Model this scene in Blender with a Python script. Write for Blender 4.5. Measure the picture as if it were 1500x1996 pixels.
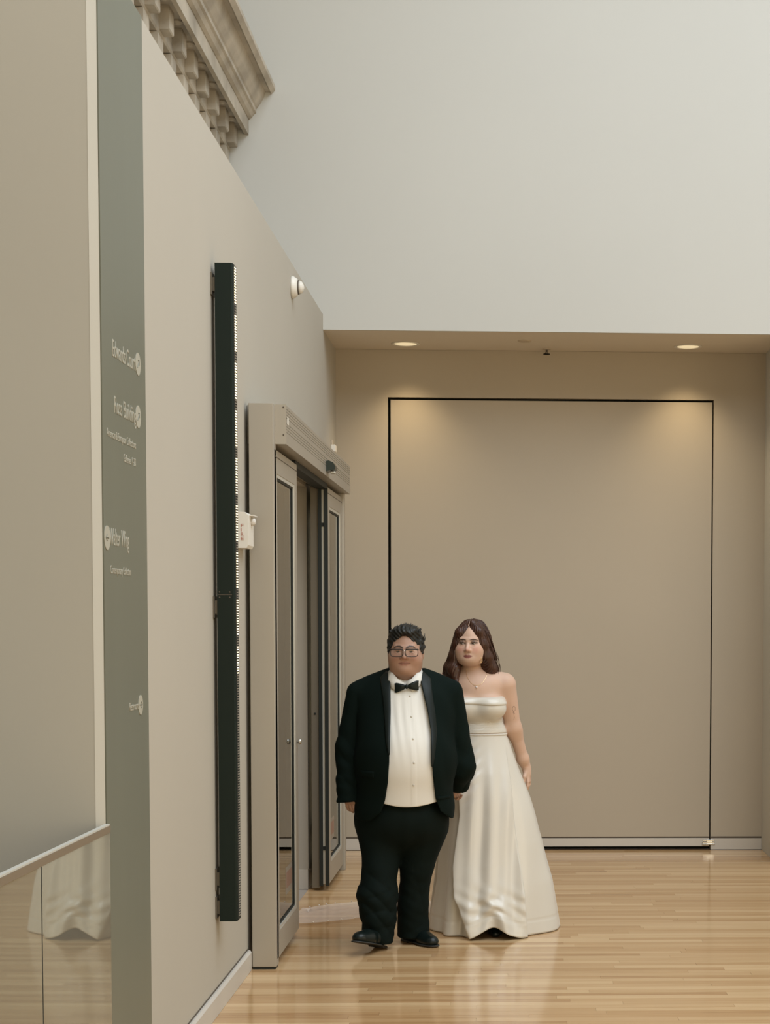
import bpy, bmesh, math, random
import numpy as np
from mathutils import Vector, Matrix

for o in list(bpy.data.objects):
    bpy.data.objects.remove(o, do_unlink=True)
SC = bpy.context.scene
COL = SC.collection
random.seed(7)
RNG = np.random.default_rng(11)

# ---------------------------------------------------------------- camera
YAW, PITCH, ROLL = .03966, .05255, -.00352
CAM_H = 1.65
def cam_axes():
    cy, sy, cp, sp = math.cos(YAW), math.sin(YAW), math.cos(PITCH), math.sin(PITCH)
    f = Vector((sy*cp, cy*cp, -sp)); r = Vector((cy, -sy, 0)); d = f.cross(r)
    c, s = math.cos(ROLL), math.sin(ROLL)
    return c*r + s*d, -s*r + c*d, f
_r, _d, _f = cam_axes()
cam = bpy.data.cameras.new('camera')
cam.sensor_fit = 'HORIZONTAL'; cam.sensor_width = 36.0
cam.lens = 3200/1500*36.0
cam.shift_x = (750-1121.1)/1500
cam.shift_y = (1377.6-998)/1500
cam.clip_start = .05; cam.clip_end = 200
cam_o = bpy.data.objects.new('camera', cam); COL.objects.link(cam_o)
Rm = Matrix((_r, -_d, -_f)).transposed().to_4x4()
cam_o.matrix_world = Matrix.Translation((0, 0, CAM_H)) @ Rm
SC.camera = cam_o

# ---------------------------------------------------------------- light and exposure
SC.view_settings.view_transform = 'Standard'
SC.view_settings.look = 'None'
SC.view_settings.gamma = 1
SC.view_settings.use_curve_mapping = False
SC.view_settings.exposure = 0.0
W = bpy.data.worlds.new('world'); SC.world = W; W.use_nodes = True
W.node_tree.nodes['Background'].inputs[0].default_value = (.75, .82, .85, 1)
W.node_tree.nodes['Background'].inputs[1].default_value = .6

def area(name, loc, rot, sx, sy, power, color):
    l = bpy.data.lights.new(name, 'AREA'); l.shape = 'RECTANGLE'; l.size = sx; l.size_y = sy
    l.energy = power; l.color = color
    o = bpy.data.objects.new(name, l); COL.objects.link(o)
    o.location = loc; o.rotation_euler = rot
    return o
area('skylight_daylight', (2.9, 3.6, 8.25), (0, 0, 0), 6.4, 11.0, 850, (.915, .99, 1.075))
area('added_rear_fill', (1.6, -5.40, 2.3), (math.radians(90), 0, 0), 7.0, 3.8, 220, (1.0, .78, .45))  # added warm fill behind the camera, no visible source
area('added_side_fill', (6.40, 2.5, 2.0), (0, math.radians(90), 0), 3.4, 8.0, 130, (1.0, .75, .40))  # unseen fill from the right, added to warm the lower walls
area('added_passage_fill', (-3.0, 9.3, 3.3), (0, 0, 0), 1.2, 1.0, 30, (1.0, .80, .58))  # added to brighten the passage, no lamp is visible there

# ---------------------------------------------------------------- materials
def lin(c):
    return tuple(((v/255)/12.92 if v/255 <= .04045 else ((v/255+.055)/1.055)**2.4) for v in c)
MATS = {}
def mat(name, color, rough=.5, metal=0., spec=.5, noise=None, bump=None, coat=0., sheen=0., emit=None, sss=0.):
    m = bpy.data.materials.new(name); m.use_nodes = True
    nt = m.node_tree; b = nt.nodes['Principled BSDF']
    b.inputs['Base Color'].default_value = (*color, 1)
    b.inputs['Roughness'].default_value = rough
    b.inputs['Metallic'].default_value = metal
    b.inputs['Specular IOR Level'].default_value = spec
    b.inputs['Coat Weight'].default_value = coat
    b.inputs['Coat Roughness'].default_value = .08
    b.inputs['Sheen Weight'].default_value = sheen
    if sss:
        b.inputs['Subsurface Weight'].default_value = sss
        b.inputs['Subsurface Radius'].default_value = (.012, .005, .003)
    if emit:
        b.inputs['Emission Color'].default_value = (*emit[0], 1); b.inputs['Emission Strength'].default_value = emit[1]
    if noise or bump:
        tc = nt.nodes.new('ShaderNodeNewGeometry')
    if noise:                       # (scale, amount, stretch xyz)
        mp = nt.nodes.new('ShaderNodeMapping'); mp.inputs['Scale'].default_value = noise[2] if len(noise) > 2 else (1, 1, 1)
        nt.links.new(tc.outputs['Position'], mp.inputs[0])
        n = nt.nodes.new('ShaderNodeTexNoise'); n.inputs['Scale'].default_value = noise[0]; n.inputs['Detail'].default_value = 5
        nt.links.new(mp.outputs[0], n.inputs['Vector'])
        r = nt.nodes.new('ShaderNodeMapRange'); r.inputs[1].default_value = .3; r.inputs[2].default_value = .7
        r.inputs[3].default_value = 1-noise[1]; r.inputs[4].default_value = 1+noise[1]
        nt.links.new(n.outputs[0], r.inputs[0])
        mx = nt.nodes.new('ShaderNodeVectorMath'); mx.operation = 'SCALE'; mx.inputs[0].default_value = color
        nt.links.new(r.outputs[0], mx.inputs['Scale']); nt.links.new(mx.outputs[0], b.inputs['Base Color'])
    if bump:                        # (scale, strength, distance)
        n = nt.nodes.new('ShaderNodeTexNoise'); n.inputs['Scale'].default_value = bump[0]; n.inputs['Detail'].default_value = 3
        nt.links.new(tc.outputs['Position'], n.inputs['Vector'])
        bp = nt.nodes.new('ShaderNodeBump'); bp.inputs['Strength'].default_value = bump[1]; bp.inputs['Distance'].default_value = bump[2]
        nt.links.new(n.outputs[0], bp.inputs['Height']); nt.links.new(bp.outputs[0], b.inputs['Normal'])
    MATS[name] = m
    return m

PAINT = mat('wall_paint', (.435, .405, .345), .85, spec=.25, noise=(.8, .02), bump=(90, .05, .001))
PAINT_W = mat('upper_wall_paint', (.55, .55, .515), .85, spec=.25, noise=(.6, .015))
BASE = mat('baseboard_paint', (.54, .505, .45), .45, noise=(2, .03))
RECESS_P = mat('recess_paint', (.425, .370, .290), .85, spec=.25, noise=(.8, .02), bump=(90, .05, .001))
RECESS_C = mat('recess_ceiling_paint', (.66, .60, .51), .85, spec=.2, noise=(.9, .02))
GREY = mat('stairwell_paint', (.47, .455, .40), .85, spec=.2, noise=(.9, .02))
SIGN = mat('sign_green_grey', (.150, .156, .120), .42, spec=.35, noise=(3, .05, (1, 1, .12)))
SIGN_W = mat('sign_lettering', (.37, .355, .29), .6)
STONE = mat('weathered_stone', (.43, .385, .315), .9, spec=.15, noise=(4.2, .26, (1, 1, 1)), bump=(30, .2, .003))
DARKGAP = mat('dark_gap', (.012, .013, .010), .9, spec=.1)
REVEAL = mat('bronze_and_gap_shade', (.09, .07, .05), .6)  # dark fittings, and strips that colour in the shade of gaps
ALU = mat('anodised_aluminium', (.405, .372, .315), .42, metal=.35, spec=.5, noise=(1.2, .03))
ALU_L = mat('aluminium_bead', (.60, .60, .55), .35, metal=.4)
ALU_D = mat('dark_bronze_aluminium', (.17, .15, .115), .5, metal=.3)
BLACK = mat('black_powder_coat', (.005, .012, .0088), .5, spec=.24, bump=(600, .2, .0006))
RUBBER = mat('black_rubber', (.006, .010, .008), .6)
LED_ON = mat('led_lit', (.9, .8, .6), .5, emit=((1.0, .80, .48), 2.0))
LED_OFF = mat('led_off', (.27, .245, .20), .5)
WHITEP = mat('white_plastic', (.72, .69, .62), .4)
CLEAR = mat('clear_plastic', (.62, .60, .56), .15, coat=.5)
REDP = mat('red_print', (.42, .17, .13), .6)
REDST = mat('faded_red_print', (.28, .165, .12), .6)
PINKST = mat('sticker_white', (.29, .25, .20), .6)
CHROME = mat('brushed_nickel', (.62, .60, .55), .25, metal=.9)
GREYFLOOR = mat('grey_passage_floor', (.33, .30, .27), .5, noise=(4, .05))
LAMP = mat('downlight_diffuser', (.9, .85, .7), .5, emit=((1.0, .82, .50), .55))
BEIGEP = mat('beige_plastic', (.50, .42, .32), .5)
DARKP = mat('dark_teal_plastic', (.008, .020, .018), .3)

def glass_mat(name, tint, ior=1.5, refl=(.95, .95, .92), rough=0.0, back=None):
    m = bpy.data.materials.new(name); m.use_nodes = True; nt = m.node_tree
    for n in list(nt.nodes):
        if n.type != 'OUTPUT_MATERIAL': nt.nodes.remove(n)
    out = [n for n in nt.nodes if n.type == 'OUTPUT_MATERIAL'][0]
    fr = nt.nodes.new('ShaderNodeFresnel'); fr.inputs['IOR'].default_value = ior
    gl = nt.nodes.new('ShaderNodeBsdfGlossy'); gl.inputs['Color'].default_value = (*refl, 1); gl.inputs['Roughness'].default_value = rough
    if back:
        tr = nt.nodes.new('ShaderNodeBsdfDiffuse'); tr.inputs[0].default_value = (*back, 1)
    else:
        tr = nt.nodes.new('ShaderNodeBsdfTransparent'); tr.inputs[0].default_value = (*tint, 1)
    mx = nt.nodes.new('ShaderNodeMixShader')
    nt.links.new(fr.outputs[0], mx.inputs[0]); nt.links.new(tr.outputs[0], mx.inputs[1]); nt.links.new(gl.outputs[0], mx.inputs[2])
    nt.links.new(mx.outputs[0], out.inputs[0])
    return m
GLASS = glass_mat('door_glass', (.95, .96, .93), 2.0)
GUARD = glass_mat('guard_glass', (1, 1, 1), 3.4, refl=(.93, .94, .84), rough=.015, back=(.20, .185, .15))
LENS = glass_mat('spectacle_glass', (.96, .96, .95), 1.35)

def wood_mat():
    m = bpy.data.materials.new('maple_plank'); m.use_nodes = True; nt = m.node_tree; b = nt.nodes['Principled BSDF']
    g = nt.nodes.new('ShaderNodeNewGeometry'); oi = nt.nodes.new('ShaderNodeObjectInfo')
    ad = nt.nodes.new('ShaderNodeVectorMath'); ad.operation = 'MULTIPLY_ADD'
    cb = nt.nodes.new('ShaderNodeCombineXYZ')
    for k in range(3): nt.links.new(oi.outputs['Random'], cb.inputs[k])
    nt.links.new(cb.outputs[0], ad.inputs[0]); ad.inputs[1].default_value = (37, 11, 5); nt.links.new(g.outputs['Position'], ad.inputs[2])
    mp = nt.nodes.new('ShaderNodeMapping'); mp.inputs['Scale'].default_value = (1.1, 34, 1); nt.links.new(ad.outputs[0], mp.inputs[0])
    n = nt.nodes.new('ShaderNodeTexNoise'); n.inputs['Scale'].default_value = 2.2; n.inputs['Detail'].default_value = 6; n.inputs['Distortion'].default_value = .6
    nt.links.new(mp.outputs[0], n.inputs['Vector'])
    r1 = nt.nodes.new('ShaderNodeValToRGB'); cr = r1.color_ramp
    cr.elements[0].position = 0; cr.elements[0].color = (.38, .215, .098, 1)
    cr.elements[1].position = 1; cr.elements[1].color = (.62, .43, .235, 1)
    e = cr.elements.new(.45); e.color = (.51, .325, .162, 1)
    e = cr.elements.new(.06); e.color = (.45, .27, .125, 1)
    mr = nt.nodes.new('ShaderNodeMath'); mr.operation = 'MULTIPLY_ADD'; mr.inputs[1].default_value = .85; mr.inputs[2].default_value = -.40
    nt.links.new(n.outputs[0], mr.inputs[0])
    sm = nt.nodes.new('ShaderNodeMath'); sm.operation = 'ADD'; nt.links.new(mr.outputs[0], sm.inputs[0]); nt.links.new(oi.outputs['Random'], sm.inputs[1])
    nt.links.new(sm.outputs[0], r1.inputs[0]); nt.links.new(r1.outputs[0], b.inputs['Base Color'])
    b.inputs['Roughness'].default_value = .115; b.inputs['Specular IOR Level'].default_value = .55
    bp = nt.nodes.new('ShaderNodeBump'); bp.inputs['Strength'].default_value = .10; bp.inputs['Distance'].default_value = .002
    nt.links.new(n.outputs[0], bp.inputs['Height']); nt.links.new(bp.outputs[0], b.inputs['Normal'])
    return m
PLANK = wood_mat()
def floor_far_mat():
    m = bpy.data.materials.new('maple_floor_far'); m.use_nodes = True; nt = m.node_tree; b = nt.nodes['Principled BSDF']
    g = nt.nodes.new('ShaderNodeNewGeometry')
    br = nt.nodes.new('ShaderNodeTexBrick'); nt.links.new(g.outputs['Position'], br.inputs['Vector'])
    br.inputs['Scale'].default_value = 1; br.inputs['Brick Width'].default_value = 1.2; br.inputs['Row Height'].default_value = .057
    br.inputs['Mortar Size'].default_value = .0012; br.inputs['Bias'].default_value = 0
    br.inputs['Color1'].default_value = (.47, .29, .14, 1); br.inputs['Color2'].default_value = (.58, .39, .205, 1)
    br.inputs['Mortar'].default_value = (.2, .11, .05, 1)
    nt.links.new(br.outputs[0], b.inputs['Base Color']); b.inputs['Roughness'].default_value = .18
    return m
FLOORFAR = floor_far_mat()

# ---------------------------------------------------------------- mesh helpers
def link(name, me, material=None, parent=None, smooth=False):
    o = bpy.data.objects.new(name, me); COL.objects.link(o)
    if material is not None and not me.materials: me.materials.append(material)
    if parent is not None: o.parent = parent
    if smooth:
        me.polygons.foreach_set('use_smooth', [True]*len(me.polygons))
    return o
def tag(o, label=None, cat=None, group=None, kind=None):
    if label: o['label'] = label
    if cat: o['category'] = cat
    if group: o['group'] = group
    if kind: o['kind'] = kind
    return o
def empty(name, loc=(0, 0, 0)):
    o = bpy.data.objects.new(name, None); COL.objects.link(o); o.location = loc; o.empty_display_size = .1
    return o
class MB:
    """collects simple shapes, then links them as one mesh; coordinates are relative to org"""
    def __init__(s, org=(0, 0, 0)): s.bm = bmesh.new(); s.org = Vector(org)
    def box(s, x0, x1, y0, y1, z0, z1, bev=0):
        vs = [s.bm.verts.new(Vector((x, y, z))-s.org) for x in (x0, x1) for y in (y0, y1) for z in (z0, z1)]
        fs = [s.bm.faces.new([vs[i] for i in q]) for q in ((0, 1, 3, 2), (4, 6, 7, 5), (0, 4, 5, 1), (2, 3, 7, 6), (0, 2, 6, 4), (1, 5, 7, 3))]
        if bev:
            es = list({e for f in fs for e in f.edges})
            bmesh.ops.bevel(s.bm, geom=es, offset=bev, segments=2, affect='EDGES', profile=.5)
        return s
    def prism(s, pts, axis, a, b):
        """pts: outline in the two other axes (in order x,y,z without axis), extruded a..b"""
        def mk(p, t):
            c = list(p); c.insert(axis, t); return s.bm.verts.new(Vector(c)-s.org)
        A = [mk(p, a) for p in pts]; B = [mk(p, b) for p in pts]
        n = len(pts)
        s.bm.faces.new(A); s.bm.faces.new(B[::-1])
        for i in range(n): s.bm.faces.new((A[i], B[i], B[(i+1) % n], A[(i+1) % n]))
        return s
    def tube(s, path, rad, seg=8, closed=False, cap=True, flat=None):
        P = [Vector(p) for p in path]; n = len(P)
        rs = [float(q) for q in rad] if hasattr(rad, "__len__") else [float(rad)]*n
        rings = []; up = None
        for i in range(n):
            if closed: t = P[(i+1) % n]-P[i-1]
            else: t = P[min(i+1, n-1)]-P[max(i-1, 0)]
            t.normalize()
            if up is None:
                up = Vector((0, 0, 1)) if abs(t.z) < .9 else Vector((0, 1, 0))
            u = (up - t*up.dot(t)); 
            if u.length < 1e-5: u = t.orthogonal()
            u.normalize(); v = t.cross(u); up = u
            f1, f2 = flat if flat else (1, 1)
            rings.append([s.bm.verts.new(P[i]-s.org + rs[i]*(f1*math.cos(a)*u + f2*math.sin(a)*v)) for a in [2*math.pi*k/seg for k in range(seg)]])
        m = n if closed else n-1
        for i in range(m):
            A, B = rings[i], rings[(i+1) % n]
            for k in range(seg): s.bm.faces.new((A[k], A[(k+1) % seg], B[(k+1) % seg], B[k]))
        if cap and not closed:
            s.bm.faces.new(rings[0][::-1]); s.bm.faces.new(rings[-1])
        return s
    def lathe(s, prof, center, axis, seg=24):
        """prof: (radius, t) along axis (0,1,2)"""
        c = Vector(center); ax = Vector([1 if i == axis else 0 for i in range(3)]); u = Vector([1 if i == (axis+1) % 3 else 0 for i in range(3)]); v = ax.cross(u)
        rings = []
        for r, t in prof:
            rings.append([s.bm.verts.new(c-s.org+ax*t+max(r, 1e-5)*(math.cos(a)*u+math.sin(a)*v)) for a in [2*math.pi*k/seg for k in range(seg)]])
        for A, B in zip(rings, rings[1:]):
            for k in range(seg): s.bm.faces.new((A[k], A[(k+1) % seg], B[(k+1) % seg], B[k]))
        s.bm.faces.new(rings[0][::-1]); s.bm.faces.new(rings[-1])
        return s
    def build(s, name, material, parent=None, smooth=False):
        bmesh.ops.recalc_face_normals(s.bm, faces=s.bm.faces)
        me = bpy.data.meshes.new(name); s.bm.to_mesh(me); s.bm.free()
        o = link(name, me, material, parent, smooth)
        if parent is None: o.location = s.org
        return o
def struct(name, mb, material, parent=None):
    o = mb.build(name, material, parent)
    if parent is None: o['kind'] = 'structure'
    return o

# ================================================================ the room shell
WX = -1.235          # face of the left wall
YA, YB = 10.98, 11.75   # front edge and back of the recess
ZS, ZW, ZC = 3.555, 3.655, 8.3
FX = -1.97           # old stone facade
XR = 6.5

floor = MB(); floor.box(-1.235, XR, -5.5, YB+.2, -.12, -.004)
floor = struct('floor', floor, FLOORFAR)
o = struct('floor_passage', MB().box(-4.6, -1.2355, 8.2, 10.6, -.12, -.001), GREYFLOOR)
struct('floor_stairwell', MB().box(-4.6, -1.2355, -5.5, 8.19, -.12, -.002), GREYFLOOR)

wl = MB()
wl.box(FX, WX, 5.045, 8.55, -.1, ZW).box(FX, WX, 8.55, 10.05, 2.45, ZW).box(FX, WX, 10.05, YB+.2, -.1, ZW)
wall_left = struct('wall_left', wl, PAINT)
struct('wall_stairwell', MB().box(-4.6, WX-.0235, 5.02, 5.044, -.1, ZW), GREY)
t1 = MB(); t1.prism([(WX-.0235, 5.019), (WX, 5.0445), (WX-.0235, 5.0445)], 2, .001, ZW-.001)
struct('trim_1', t1, GREY)

struct('wall_facade', MB().box(FX-.4, FX-.001, -5.5, YA, ZW+.001, ZC).box(-4.7, -4.6, -5.5, 11.9, -.1, ZW).box(-4.6, FX-.001, 10.6, 10.7, -.1, ZW).box(-4.6, FX-.4, -5.5, 11.9, ZW, ZW+.1).box(-4.6, FX-.001, 5.05, 8.19, -.1, ZW), PAINT)
struct('wall_upper', MB().box(FX-.4, XR, YA, YB+.2, ZS+.03, ZC).box(WX, XR, YA, YA+.02, ZS, ZS+.03), PAINT_W)
struct('ceiling_recess', MB().box(WX, XR, YA+.0205, YB+.2, ZS, ZS+.0295), RECESS_C)
struct('wall_right', MB().box(1.815, XR, YA, YB+.2, 0, ZS-.001).box(XR, XR+.2, -5.5, YB+.2, 0, .3).box(XR, XR+.2, -5.5, YB+.2, 3.7, ZC).box(XR, XR+.2, -5.5, -1.5, .3, 3.7).box(XR, XR+.2, 6.5, YB+.2, .3, 3.7), PAINT_W)
struct('wall_front', MB().box(-4.7, -1.9, -5.7, -5.5, -.1, ZC).box(5.1, XR+.2, -5.7, -5.5, -.1, ZC).box(-1.9, 5.1, -5.7, -5.5, -.1, .4).box(-1.9, 5.1, -5.7, -5.5, 4.2, ZC), PAINT_W)
struct('ceiling', MB().box(FX-.4, -.35, -5.7, YB+.2, ZC, ZC+.2).box(6.15, XR+.2, -5.7, YB+.2, ZC, ZC+.2).box(-.35, 6.15, -5.7, -1.95, ZC, ZC+.2).box(-.35, 6.15, 9.15, YB+.2, ZC, ZC+.2), PAINT_W)

# back wall of the recess with the large flush panel door
PX0, PX1, PZ = -.87, 1.445, 3.222
wb = MB()
wb.box(WX, PX0, YB, YB+.12, 0, ZS-.001).box(PX1, 1.815, YB, YB+.12, 0, ZS-.001).box(PX0, PX1, YB, YB+.12, PZ, ZS-.001).box(PX0-.02, PX1+.02, YB+.12, YB+.14, 0, PZ+.02)
wall_back = struct('wall_back', wb, RECESS_P)
struct('gap_shade_sheet', MB().box(PX0, PX1, YB+.055, YB+.119, .001, PZ-.001), DARKGAP)  # near-black sheet behind the leaf, puts the gap's shade into colour
pd = empty('door_2', ((PX0+PX1)/2, YB, 0))
tag(pd, 'tall flush wall panel outlined by a thin dark gap on the back wall', 'panel door', kind='structure')
org = pd.location
MB(org).box(PX0+.021, PX1-.010, YB+.001, YB+.05, .094, PZ-.018).build('leaf', RECESS_P, pd)
MB(org).box(PX0+.021, PX1-.010, YB+.001, YB+.05, .024, .083).build('skirting', BASE, pd)
MB(org).box(PX0+.021, PX1-.010, YB+.006, YB+.05, .0835, .0935).build('skirting_gap_shade', REVEAL, pd)  # dark filler colours in the shade of the gap above the skirting
h = MB(org)
for k, (z, w) in enumerate(((.066, .042), (.052, .046), (.040, .048))):
    h.box(PX1-.012-w, PX1-.008+w*.8, YB-.012, YB+.0, z-.0045, z+.0045, .002)
h.box(PX1-.03, PX1+.016, YB-.009, YB, .034, .072, .003)
h.build('pivot_hinge', CHROME, pd)

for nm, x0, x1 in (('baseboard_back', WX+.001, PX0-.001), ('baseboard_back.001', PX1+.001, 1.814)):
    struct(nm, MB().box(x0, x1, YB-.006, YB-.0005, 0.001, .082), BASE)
    o = struct('gap_shade_back', MB().box(x0, x1, YB-.003, YB-.0004, .0822, .0945), REVEAL)  # flat dark strip painted as the shadow gap over the baseboard
bb = MB(); bb.prism([(WX+.0005, 0.001), (WX+.02, 0.001), (WX+.02, .084), (WX+.012, .094), (WX+.0005, .094)], 1, 5.05, 7.715)
struct('baseboard_left', bb, BASE)
struct('gap_shade_left', MB().box(WX+.0004, WX+.0035, 5.05, 7.715, .0945, .100), REVEAL)  # proud dark strip stands for the shadow line above the baseboard
struct('baseboard_left.001', MB().box(WX-.06, WX-.001, 10.038, 10.0495, 0.001, .12), BASE)

# wooden strip floor: each plank is a part of the floor
pm = MB().box(-.5, .5, -.5, .5, -1, 0)
tmp = pm.build('plank', PLANK); pmesh = tmp.data; bpy.data.objects.remove(tmp)
y = 6.575; k = 0; count = 0
while y < YB-.02 and count < 300:
    x0 = WX+.018 if y < 7.7 else -1.2345
    x1 = 1.55 + (y-6.5)*.12
    L = x1-x0
    a = random.uniform(.18, .42)*L; b2 = a+random.uniform(.26, .40)*L
    for (s, e) in ((0, a), (a, b2), (b2, L)):
        p = bpy.data.objects.new('plank', pmesh); COL.objects.link(p)
        p.location = (x0+(s+e)/2, y+.0285, random.uniform(-.00015, .00015)); p.scale = (e-s-.0008, .0563, .008)
        p.rotation_euler = (random.gauss(0, .0016), random.gauss(0, .0003), 0)
        p.parent = floor; count += 1
    y += .0571
    if y+.0571 > YB-.006: break

# ================================================================ cornice of the old facade
cn = empty('cornice', (FX, 7.5, 4.6))
tag(cn, 'weathered stone cornice with square brackets running high above the left wall', 'cornice')
org = cn.location
Y0 = 4.2
crown = [(FX, 5.10), (-1.538, 5.126), (-1.538, 5.098), (-1.562, 5.072), (-1.575, 5.085), (-1.603, 5.085), (-1.612, 5.055), (-1.628, 5.02), (-1.652, 4.985), (-1.662, 4.975), (-1.662, 4.95), (-1.675, 4.942), (-1.69, 4.92), (-1.708, 4.908), (FX, 4.908)]
MB(org).prism(crown, 1, Y0, YA).build('crown_moulding', STONE, cn)
MB(org).prism([(FX, 4.9075), (-1.712, 4.9075), (-1.712, 4.808), (-1.738, 4.808), (-1.738, 4.843), (FX, 4.843)], 1, Y0, YA).build('corona', STONE, cn)
MB(org).prism([(FX, 4.8425), (-1.832, 4.8425), (-1.832, 4.712), (-1.840, 4.702), (-1.878, 4.702), (-1.878, 4.56), (FX, 4.56)], 1, Y0, YA).build('bed_moulding', STONE, cn)
mm = MB().prism([(-1.8315, .1222), (-1.780, .1222), (-1.780, .006), (-1.786, .0), (-1.8315, .0)], 1, -.062, .062)
tmp = mm.build('bracket', STONE); me_b = tmp.data; bpy.data.objects.remove(tmp)
dm = MB().box(-1.8775, -1.834, -.068, .068, 0, .082)
tmp = dm.build('dentil', STONE); me_d = tmp.data; bpy.data.objects.remove(tmp)
rm = MB().lathe([(.030, 0), (.030, -.010), (.014, -.020), (.002, -.022)], (-1.783, 0, 0), 2, 10)
tmp = rm.build('rosette', STONE); me_r = tmp.data; bpy.data.objects.remove(tmp)
yb = YA-.085
while yb > 4.4:
    for nm, me, z in (('bracket', me_b, 4.7200), ('dentil', me_d, 4.615)):
        o = bpy.data.objects.new(nm, me); COL.objects.link(o); o.parent = cn
        o.location = Vector((0, yb-(.02 if nm == 'dentil' else 0), z))-org
    o = bpy.data.objects.new('rosette', me_r); COL.objects.link(o); o.parent = cn; o.location = Vector((0, yb-.17, 4.843))-org
    yb -= .3385

# ================================================================ directory strip and lettering
ds = empty('directory_sign', (WX, 5.33, .0))
tag(ds, 'tall olive green directory strip with white lettering on the left wall', 'sign')
org = ds.location
MB(org).box(WX+.0003, WX+.004, 5.0455, 5.64, .002, ZW-.002).build('panel', SIGN, ds)
def text_mesh(s, name):
    c = bpy.data.curves.new(name, 'FONT'); c.body = s; c.size = 1; c.extrude = .01; c.resolution_u = 3
    o = bpy.data.objects.new(name, c); COL.objects.link(o)
    dg = bpy.context.evaluated_depsgraph_get()
    me = bpy.data.meshes.new_from_object(o.evaluated_get(dg)); bpy.data.objects.remove(o); bpy.data.curves.remove(c)
    return me
def text_on(s, name, material, parent, org, origin, right, up, width, height):
    """flat lettering fitted into width x height, origin at its lower left"""
    me = text_mesh(s, name)
    v = np.empty(len(me.vertices)*3); me.vertices.foreach_get('co', v); v = v.reshape(-1, 3)
    lo, hi = v.min(0), v.max(0)
    n = Vector(right).cross(Vector(up))
    q = np.outer((v[:, 0]-lo[0])/(hi[0]-lo[0])*width, right) + np.outer(v[:, 1]/.72*height, up) + np.outer((v[:, 2]-lo[2])/(hi[2]-lo[2])*.0012, n) + np.array(origin)-np.array(org)
    me.vertices.foreach_set('co', q.ravel()); me.update()
    return link(name, me, material, parent)
R_, U_ = (0, 1, 0), (0, 0, 1)
SX = WX+.0041
for s, y0, y1, z, hgt in (('Edwards Court', 5.180, 5.488, 2.462, .055), ('Ross Building', 5.195, 5.492, 2.290, .055),
                          ('American & European Collections', 5.095, 5.485, 2.208, .026), ('Galleries 1–20', 5.315, 5.480, 2.150, .026),
                          ('Walter Wing', 5.118, 5.372, 1.878, .055), ('Contemporary Collection', 5.122, 5.398, 1.790, .026), ('Restrooms', 5.358, 5.488, 1.352, .028)):
    text_on(s, 'lettering', SIGN_W, ds, org, (SX, y0, z), R_, U_, y1-y0, hgt)
for yy, zz, r, ang in ((5.527, 2.490, .037, -45), (5.523, 2.317, .037, -45), (5.085, 1.897, .037, 90), (5.515, 1.364, .033, -90)):
    d = MB(org).lathe([(r, 0), (r, .0016)], (SX, yy, zz), 0, 32).build('arrow_disc', SIGN_W, ds)
    a = math.radians(ang); c, s_ = math.cos(a), math.sin(a)
    ar = MB(org)
    for (p0, p1) in (((0, -.018), (0, .018)), ((0, .018), (-.010, .006)), ((0, .018), (.010, .006))):
        q = [(SX+.0018, yy+px*c-py*s_, zz+px*s_+py*c) for px, py in (p0, p1)]
        ar.tube(q, .0018, 4)
    ar.build('arrow', SIGN, d)

# ================================================================ glass guard at the stairwell
gr = empty('glass_guardrail', (WX, 4.0, 0))
tag(gr, 'glossy glass guard panels under a slim tan rail at lower left', 'railing')
org = gr.location
t = -.0174
def gx(yv, off=0.): return -1.222 + .0174*(yv-5.02)+off
def slab(mb, y0, y1, z0, z1, a, b):
    mb.prism([(gx(y0, a), y0), (gx(y0, b), y0), (gx(y1, b), y1), (gx(y1, a), y1)], 2, z0, z1)
for y0, y1 in ((4.332, 5.0185), (3.10, 4.326), (1.86, 3.094)):
    m = MB(org); slab(m, y0, y1, .02, 1.0005, -.006, .006); m.build('glass_panel', GUARD, gr)
for y0 in (4.329, 3.097):
    m = MB(org); slab(m, y0-.0028, y0+.0028, .02, 1.0, -.0061, .0065); m.build('joint', RUBBER, gr)
m = MB(org); slab(m, 1.86, 5.0185, 1.001, 1.022, -.009, .008); m.build('cap_rail', mat('rail_bronze', (.21, .165, .115), .5, metal=.2), gr)
m = MB(org); slab(m, 1.86, 5.0185, 1.0222, 1.027, -.009, .006); m.build('rail_edge', GREY, gr)
m = MB(org); slab(m, 1.86, 5.0185, 0, .0195, -.02, .02); m.build('base_shoe', ALU, gr)

# ================================================================ vertical LED bar
lb = empty('led_light_bar', (WX, 6.94, .382))
tag(lb, 'tall black vertical bar with a row of small warm lights on the wall', 'light fixture')
org = lb.location
LX0, LX1, LY0, LY1, LZ0, LZ1 = -1.218, -1.145, 6.893, 6.985, .382, 3.115
m = MB(org); m.prism([(LX0, LY0), (LX1-.006, LY0), (LX1, LY0+.010), (LX1, LY1), (LX0, LY1)], 2, LZ0, LZ1)
m.build('housing', BLACK, lb)
zj = 1.752
j = MB(org).box(LX0+.004, LX1-.012, LY0-.0008, LY0, zj-.0012, zj+.0012).build('joint', REVEAL, lb)
for x in (-1.208, -1.166):
    for dz in (-.011, .011):
        MB(org).lathe([(.0032, 0), (.0032, -.0012), (.001, -.0016)], (x, LY0, zj+dz), 1, 8).build('screw', REVEAL, lb)
for zz in (3.03, 1.70, .56, .44):
    m = MB(org).box(WX+.0005, LX0, LY0+.010, LY0+.055, zz-.028, zz+.028).box(WX+.0005, WX+.006, LY0-.008, LY0+.07, zz-.045, zz+.045)
    m.build('wall_bracket', mat('bracket_steel', (.16, .14, .11), .5, metal=.5) if 'bracket_steel' not in MATS else MATS['bracket_steel'], lb)
pitch = .0109; zz = LZ1-.012; on, off = MB(org), MB(org)
ladder = MB(org).box(LX1+.0001, LX1+.0012, LY0+.018, LY1-.02, LZ0+.004, LZ1-.004)
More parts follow.
